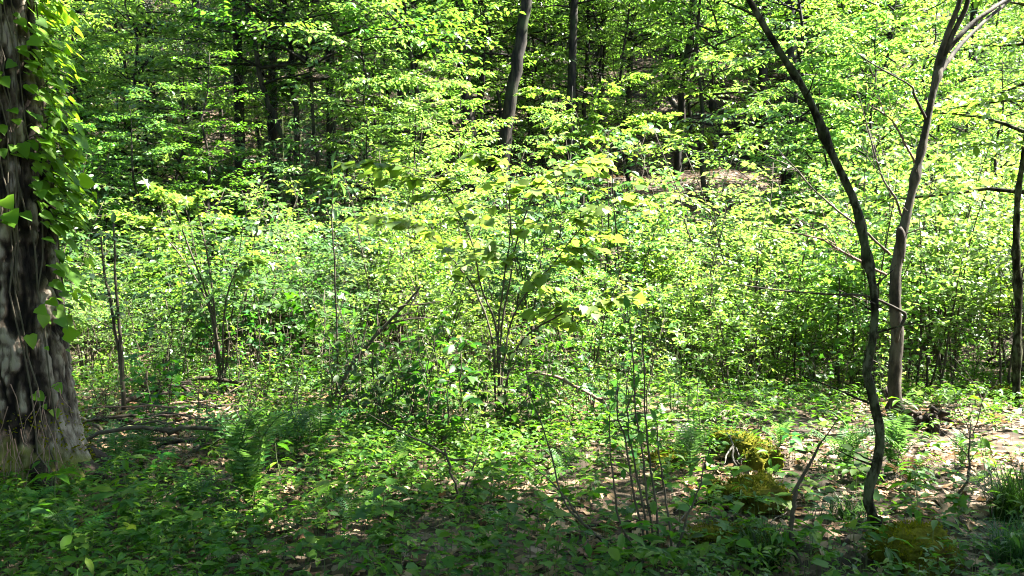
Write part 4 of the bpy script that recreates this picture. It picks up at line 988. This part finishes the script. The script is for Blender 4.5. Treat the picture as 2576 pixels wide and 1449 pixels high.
# ------------------------------------------------------------------ 9. seedlings one can count, grass, ground cover, litter
def seedling_mesh(seed, n, h, tpl, ls, tiers=1):
    rg = np.random.default_rng(seed); mb = MB(); t = np.linspace(0, 1, 5)[:, None]
    P = np.concatenate([t * 0, t * 0, t * h], 1) + np.cumsum(rg.normal(0, .006, (5, 3)), 0)
    tube(mb, P, [.0035, .0018], 4, cap=False); mb.cur = 1
    for k in range(tiers):
        z = P[-1] * (1 - .35 * k); a = np.arange(n) * 2 * np.pi / n + rg.uniform(0, 3) + rg.normal(0, .15, n)
        d = np.stack([np.cos(a), np.sin(a), rg.normal(-.05, .2, n)], 1)
        for q in range(n): tube(mb, np.stack([z, z + d[q] * ls * .3]), [.0018, .0012], 3, cap=False) if False else None
        leaves(mb, tpl, z + d * ls * .12, d, Z + rg.normal(0, .25, (n, 3)), ls * rg.uniform(.75, 1.15, n) * (1 - .12 * k))
    return mb
def seed_final(mb, leafm): return mb.mesh('seedling', [M['greenstem'], M[leafm]])
SEED = [(seed_final(seedling_mesh(1, 5, .2, 'ovate', .11), 'herb'), 'five-leaved seedling'), (seed_final(seedling_mesh(2, 3, .24, 'heart', .08), 'herb'), 'three-leaved seedling'),
        (seed_final(seedling_mesh(3, 4, .3, 'ovate', .12, 2), 'darkherb'), 'two-tiered leafy seedling'), (seed_final(seedling_mesh(4, 4, .18, 'maple', .10, 2), 'herb'), 'maple seedling'),
        (seed_final(seedling_mesh(5, 4, .34, 'lance', .13, 3), 'herb'), 'tall lance-leaved seedling'), (seed_final(seedling_mesh(6, 3, .14, 'ivy', .09), 'darkherb'), 'lobed-leaf seedling')]
items = []; rgq = np.random.default_rng(55); placed = []
while len(items) < 190:
    px, py = rgq.uniform(-30, 2600), 960 + 520 * rgq.random() ** .8
    if any(abs(px - a) < 55 and abs(py - b) < 28 for a, b in placed): continue
    p = hit(px, py)
    if np.hypot(p[0] - BIG[0], p[1] - BIG[1]) < .5: continue
    if 230 < px < 640 and 1000 < py < 1180 or 1790 < px < 1960 and 1060 < py < 1260: continue
    placed.append((px, py)); k = rgq.integers(0, 6); me, look = SEED[k]
    o = link('seedling', me, loc=p); o.rotation_euler = (rgq.normal(0, .12), rgq.normal(0, .12), rgq.uniform(0, 6.28))
    s = rgq.uniform(.5, 1.05); o.scale = (s, s, s); items.append((o, look, p))
LAND['sunny central herbs'] = (1000, gd(1000, 1200))
LAND['lower left corner'] = (60, 4.1); LAND['lower right corner'] = (2520, 4.1); LAND['bottom middle edge'] = (1050, 4.1)
auto_labels(items, ['thick vined trunk', 'brush pile', 'big dark fern', 'sunny central herbs', 'dark stem clump', 'mossy boulder', 'mossy log', 'mossy stump', 'leaning sapling', 'forked tree', 'lower left corner', 'lower right corner', 'bottom middle edge', 'heart-leaved shrub'], 'seedling', 'seedlings on the forest floor')

def grass_tuft(label, px, py, n, ln, seed):
    rg = np.random.default_rng(seed); mb = MB(); b = hit(px, py)
    a = rg.uniform(0, 6.28, n); L = ln * rg.uniform(.5, 1.1, n); out = rg.uniform(.25, 1.0, n)
    o = np.stack([np.cos(a), np.sin(a), 0 * a], 1); s = np.stack([-np.sin(a), np.cos(a), 0 * a], 1); p0 = rg.normal(0, .05, (n, 3)) * [1, 1, 0]
    t = np.linspace(0, 1, 6); ctr = p0[:, None] + L[:, None, None] * (o[:, None] * (out[:, None] * t ** 1.5)[..., None] + Z * ((t - .55 * out[:, None] * t ** 2.2))[..., None])
    w = (.0035 * (1 - t) ** .6 + .0003)[None, :, None]
    V = np.stack([ctr - s[:, None] * w, ctr + s[:, None] * w], 2).reshape(-1, 3)
    k = np.arange(n)[:, None] * 12; i = np.arange(5)[None] * 2
    mb.add(V, [np.stack([k + i, k + i + 1, k + i + 3, k + i + 2], -1).reshape(-1, 4)])
    tag(link('grass_tuft', mb.mesh('grass_tuft', M['grass']), loc=b), label, 'grass', 'grass tufts')
grass_tuft('dense fine grass tuft at the right edge, largest tuft', 2560, 1320, 700, .42, 1)
grass_tuft('grass tuft at the bottom right, below the larger one', 2560, 1430, 380, .32, 2)
grass_tuft('sparse grass tuft left of the upright bent stick', 1920, 1430, 220, .3, 3)
grass_tuft('small grass tuft in front of the leaning sapling', 2130, 1310, 120, .22, 4)

def cover_field(n, ylo, yhi, seed, dens):
    rg = np.random.default_rng(seed)
    y = ylo + (yhi - ylo) * rg.random(n) ** 1.15; x = rg.uniform(-1, 1, n) * (.64 * y + .3)
    keep = rg.random(n) < dens(x, y); keep &= np.hypot(x - BIG[0], y - BIG[1]) > .42
    x, y = x[keep], y[keep]; return x, y, gz(x, y), rg
def cover_dens(x, y):
    px = CX + F_PX * x / y; py = 612 + F_PX * 1.6 / y
    d = .22 + 2.2 * np.clip(fbm(x * 1.1 + 20, y * 1.1, 41, 4) + .2, 0, 1)
    d = d * np.where((px > 1880) & (py > 1060), .5, 1) * np.where((px > 1250) & (px < 1800) & (py > 1180) & (py < 1400), .7, 1)
    d = d * np.where((px < 650) & (py > 1230), 1.35, 1)
    d = d * np.where((px > 650) & (px < 1900) & (py > 1290), .68, 1) * np.where((px > 640) & (px < 1950) & (py > 900) & (py < 1180), 1.9, 1)
    d = d * np.where((px > 1790) & (px < 1960) & (py > 1050) & (py < 1290), .5, 1) * np.where((px > 230) & (px < 640) & (py > 1020) & (py < 1200), .3, 1)
    return np.clip(d, 0, 1)
mb = MB()
for tpl, n_, k_, ls, hh, seed in (('ovate', 11000, 4, .055, (.04, .24), 1), ('small', 11000, 5, .045, (.03, .2), 2), ('heart', 2000, 3, .05, (.05, .18), 3), ('lance', 3500, 6, .075, (.06, .3), 4), ('maple', 1600, 3, .06, (.05, .22), 5)):
    x, y, z, rg = cover_field(n_, 2.6, 12.5, seed + 70, cover_dens); n = len(x); h = rg.uniform(*hh, n)
    top = np.stack([x, y, z + h], 1)
    a = rg.uniform(0, 6.28, n)[:, None] + np.arange(k_)[None] * 2 * np.pi / k_ + rg.normal(0, .3, (n, k_))
    d = np.stack([np.cos(a), np.sin(a), rg.normal(0, .28, (n, k_))], -1).reshape(-1, 3)
    pos = np.repeat(top, k_, 0) - Z * rg.uniform(0, .05, (n * k_, 1)) * np.repeat(h, k_)[:, None] * 6
    s = np.repeat(ls * .74 * np.clip(rg.lognormal(0, .4, n), .4, 2.4), k_)
    mb.cur = 0; leaves(mb, tpl, pos + d * s[:, None] * .15, d, Z + rg.normal(0, .3, (n * k_, 3)), s)
    mb.cur = 1                                                # stalks: thin upright slivers
    w = np.array((.0015, 0, 0)); V = np.stack([top - Z * h[:, None] - w, top - Z * h[:, None] + w, top], 1)
    mb.add(V.reshape(-1, 3), [np.arange(n * 3).reshape(-1, 3)])
kind(link('ground_cover', mb.mesh('ground_cover', [M['herb'], M['greenstem']])), 'stuff')

mb = MB()
for tpl, n_, ls, seed in (('ovate', 9000, .075, 1), ('oak', 5000, .10, 2), ('maple', 2500, .075, 3)):
    x, y, z, rg = cover_field(n_, 2.6, 12, seed + 170, lambda x, y: (.25 + .75 * (vnoise(x * 1.5, y * 1.5, 4) > .45)) * (1.1 - .8 * cover_dens(x, y))); n = len(x)
    a = rg.uniform(0, 6.28, n); d = np.stack([np.cos(a), np.sin(a), rg.normal(0, .22, n)], 1)
    leaves(mb, tpl, np.stack([x, y, z + rg.uniform(.006, .035, n)], 1), d, (Z + rg.normal(0, .32, (n, 3))) * np.where(rg.random(n) < .5, 1, -1)[:, None], ls * rg.uniform(.6, 1.3, n), wide=1.25)
x, y, z, rg = cover_field(9000, 24, 42, 190, lambda x, y: 1.0 * (x > 1)); n = len(x)
a = rg.uniform(0, 6.28, n); d = np.stack([np.cos(a), np.sin(a), rg.normal(0, .3, n)], 1)
leaves(mb, 'small', np.stack([x, y, z + rg.uniform(.01, .06, n)], 1), d, Z + rg.normal(0, .3, (n, 3)), .16 * rg.uniform(.6, 1.3, n), wide=1.3)
kind(link('leaf_litter', mb.mesh('leaf_litter', M['litter'])), 'stuff')

mb = MB(); x, y, z, rg = cover_field(520, 3, 12, 222, lambda x, y: 1.0 + 0 * x)
for k in range(len(x)):
    a = rg.uniform(0, 6.28); ln = rg.uniform(.08, .45); t = np.linspace(0, 1, 5)[:, None]
    P = np.array((x[k], y[k], 0)) + t * ln * np.array((math.cos(a), math.sin(a), 0)) + np.cumsum(rg.normal(0, .006, (5, 3)), 0)
    P[:, 2] = gz(P[:, 0], P[:, 1]) + .02 + rg.uniform(0, .03) + .04 * rg.random() * t[:, 0]
    tube(mb, P, [rg.uniform(.002, .006), .0015], 4, cap=False)
kind(link('twig_litter', mb.mesh('twig_litter', M['dead'])), 'stuff')
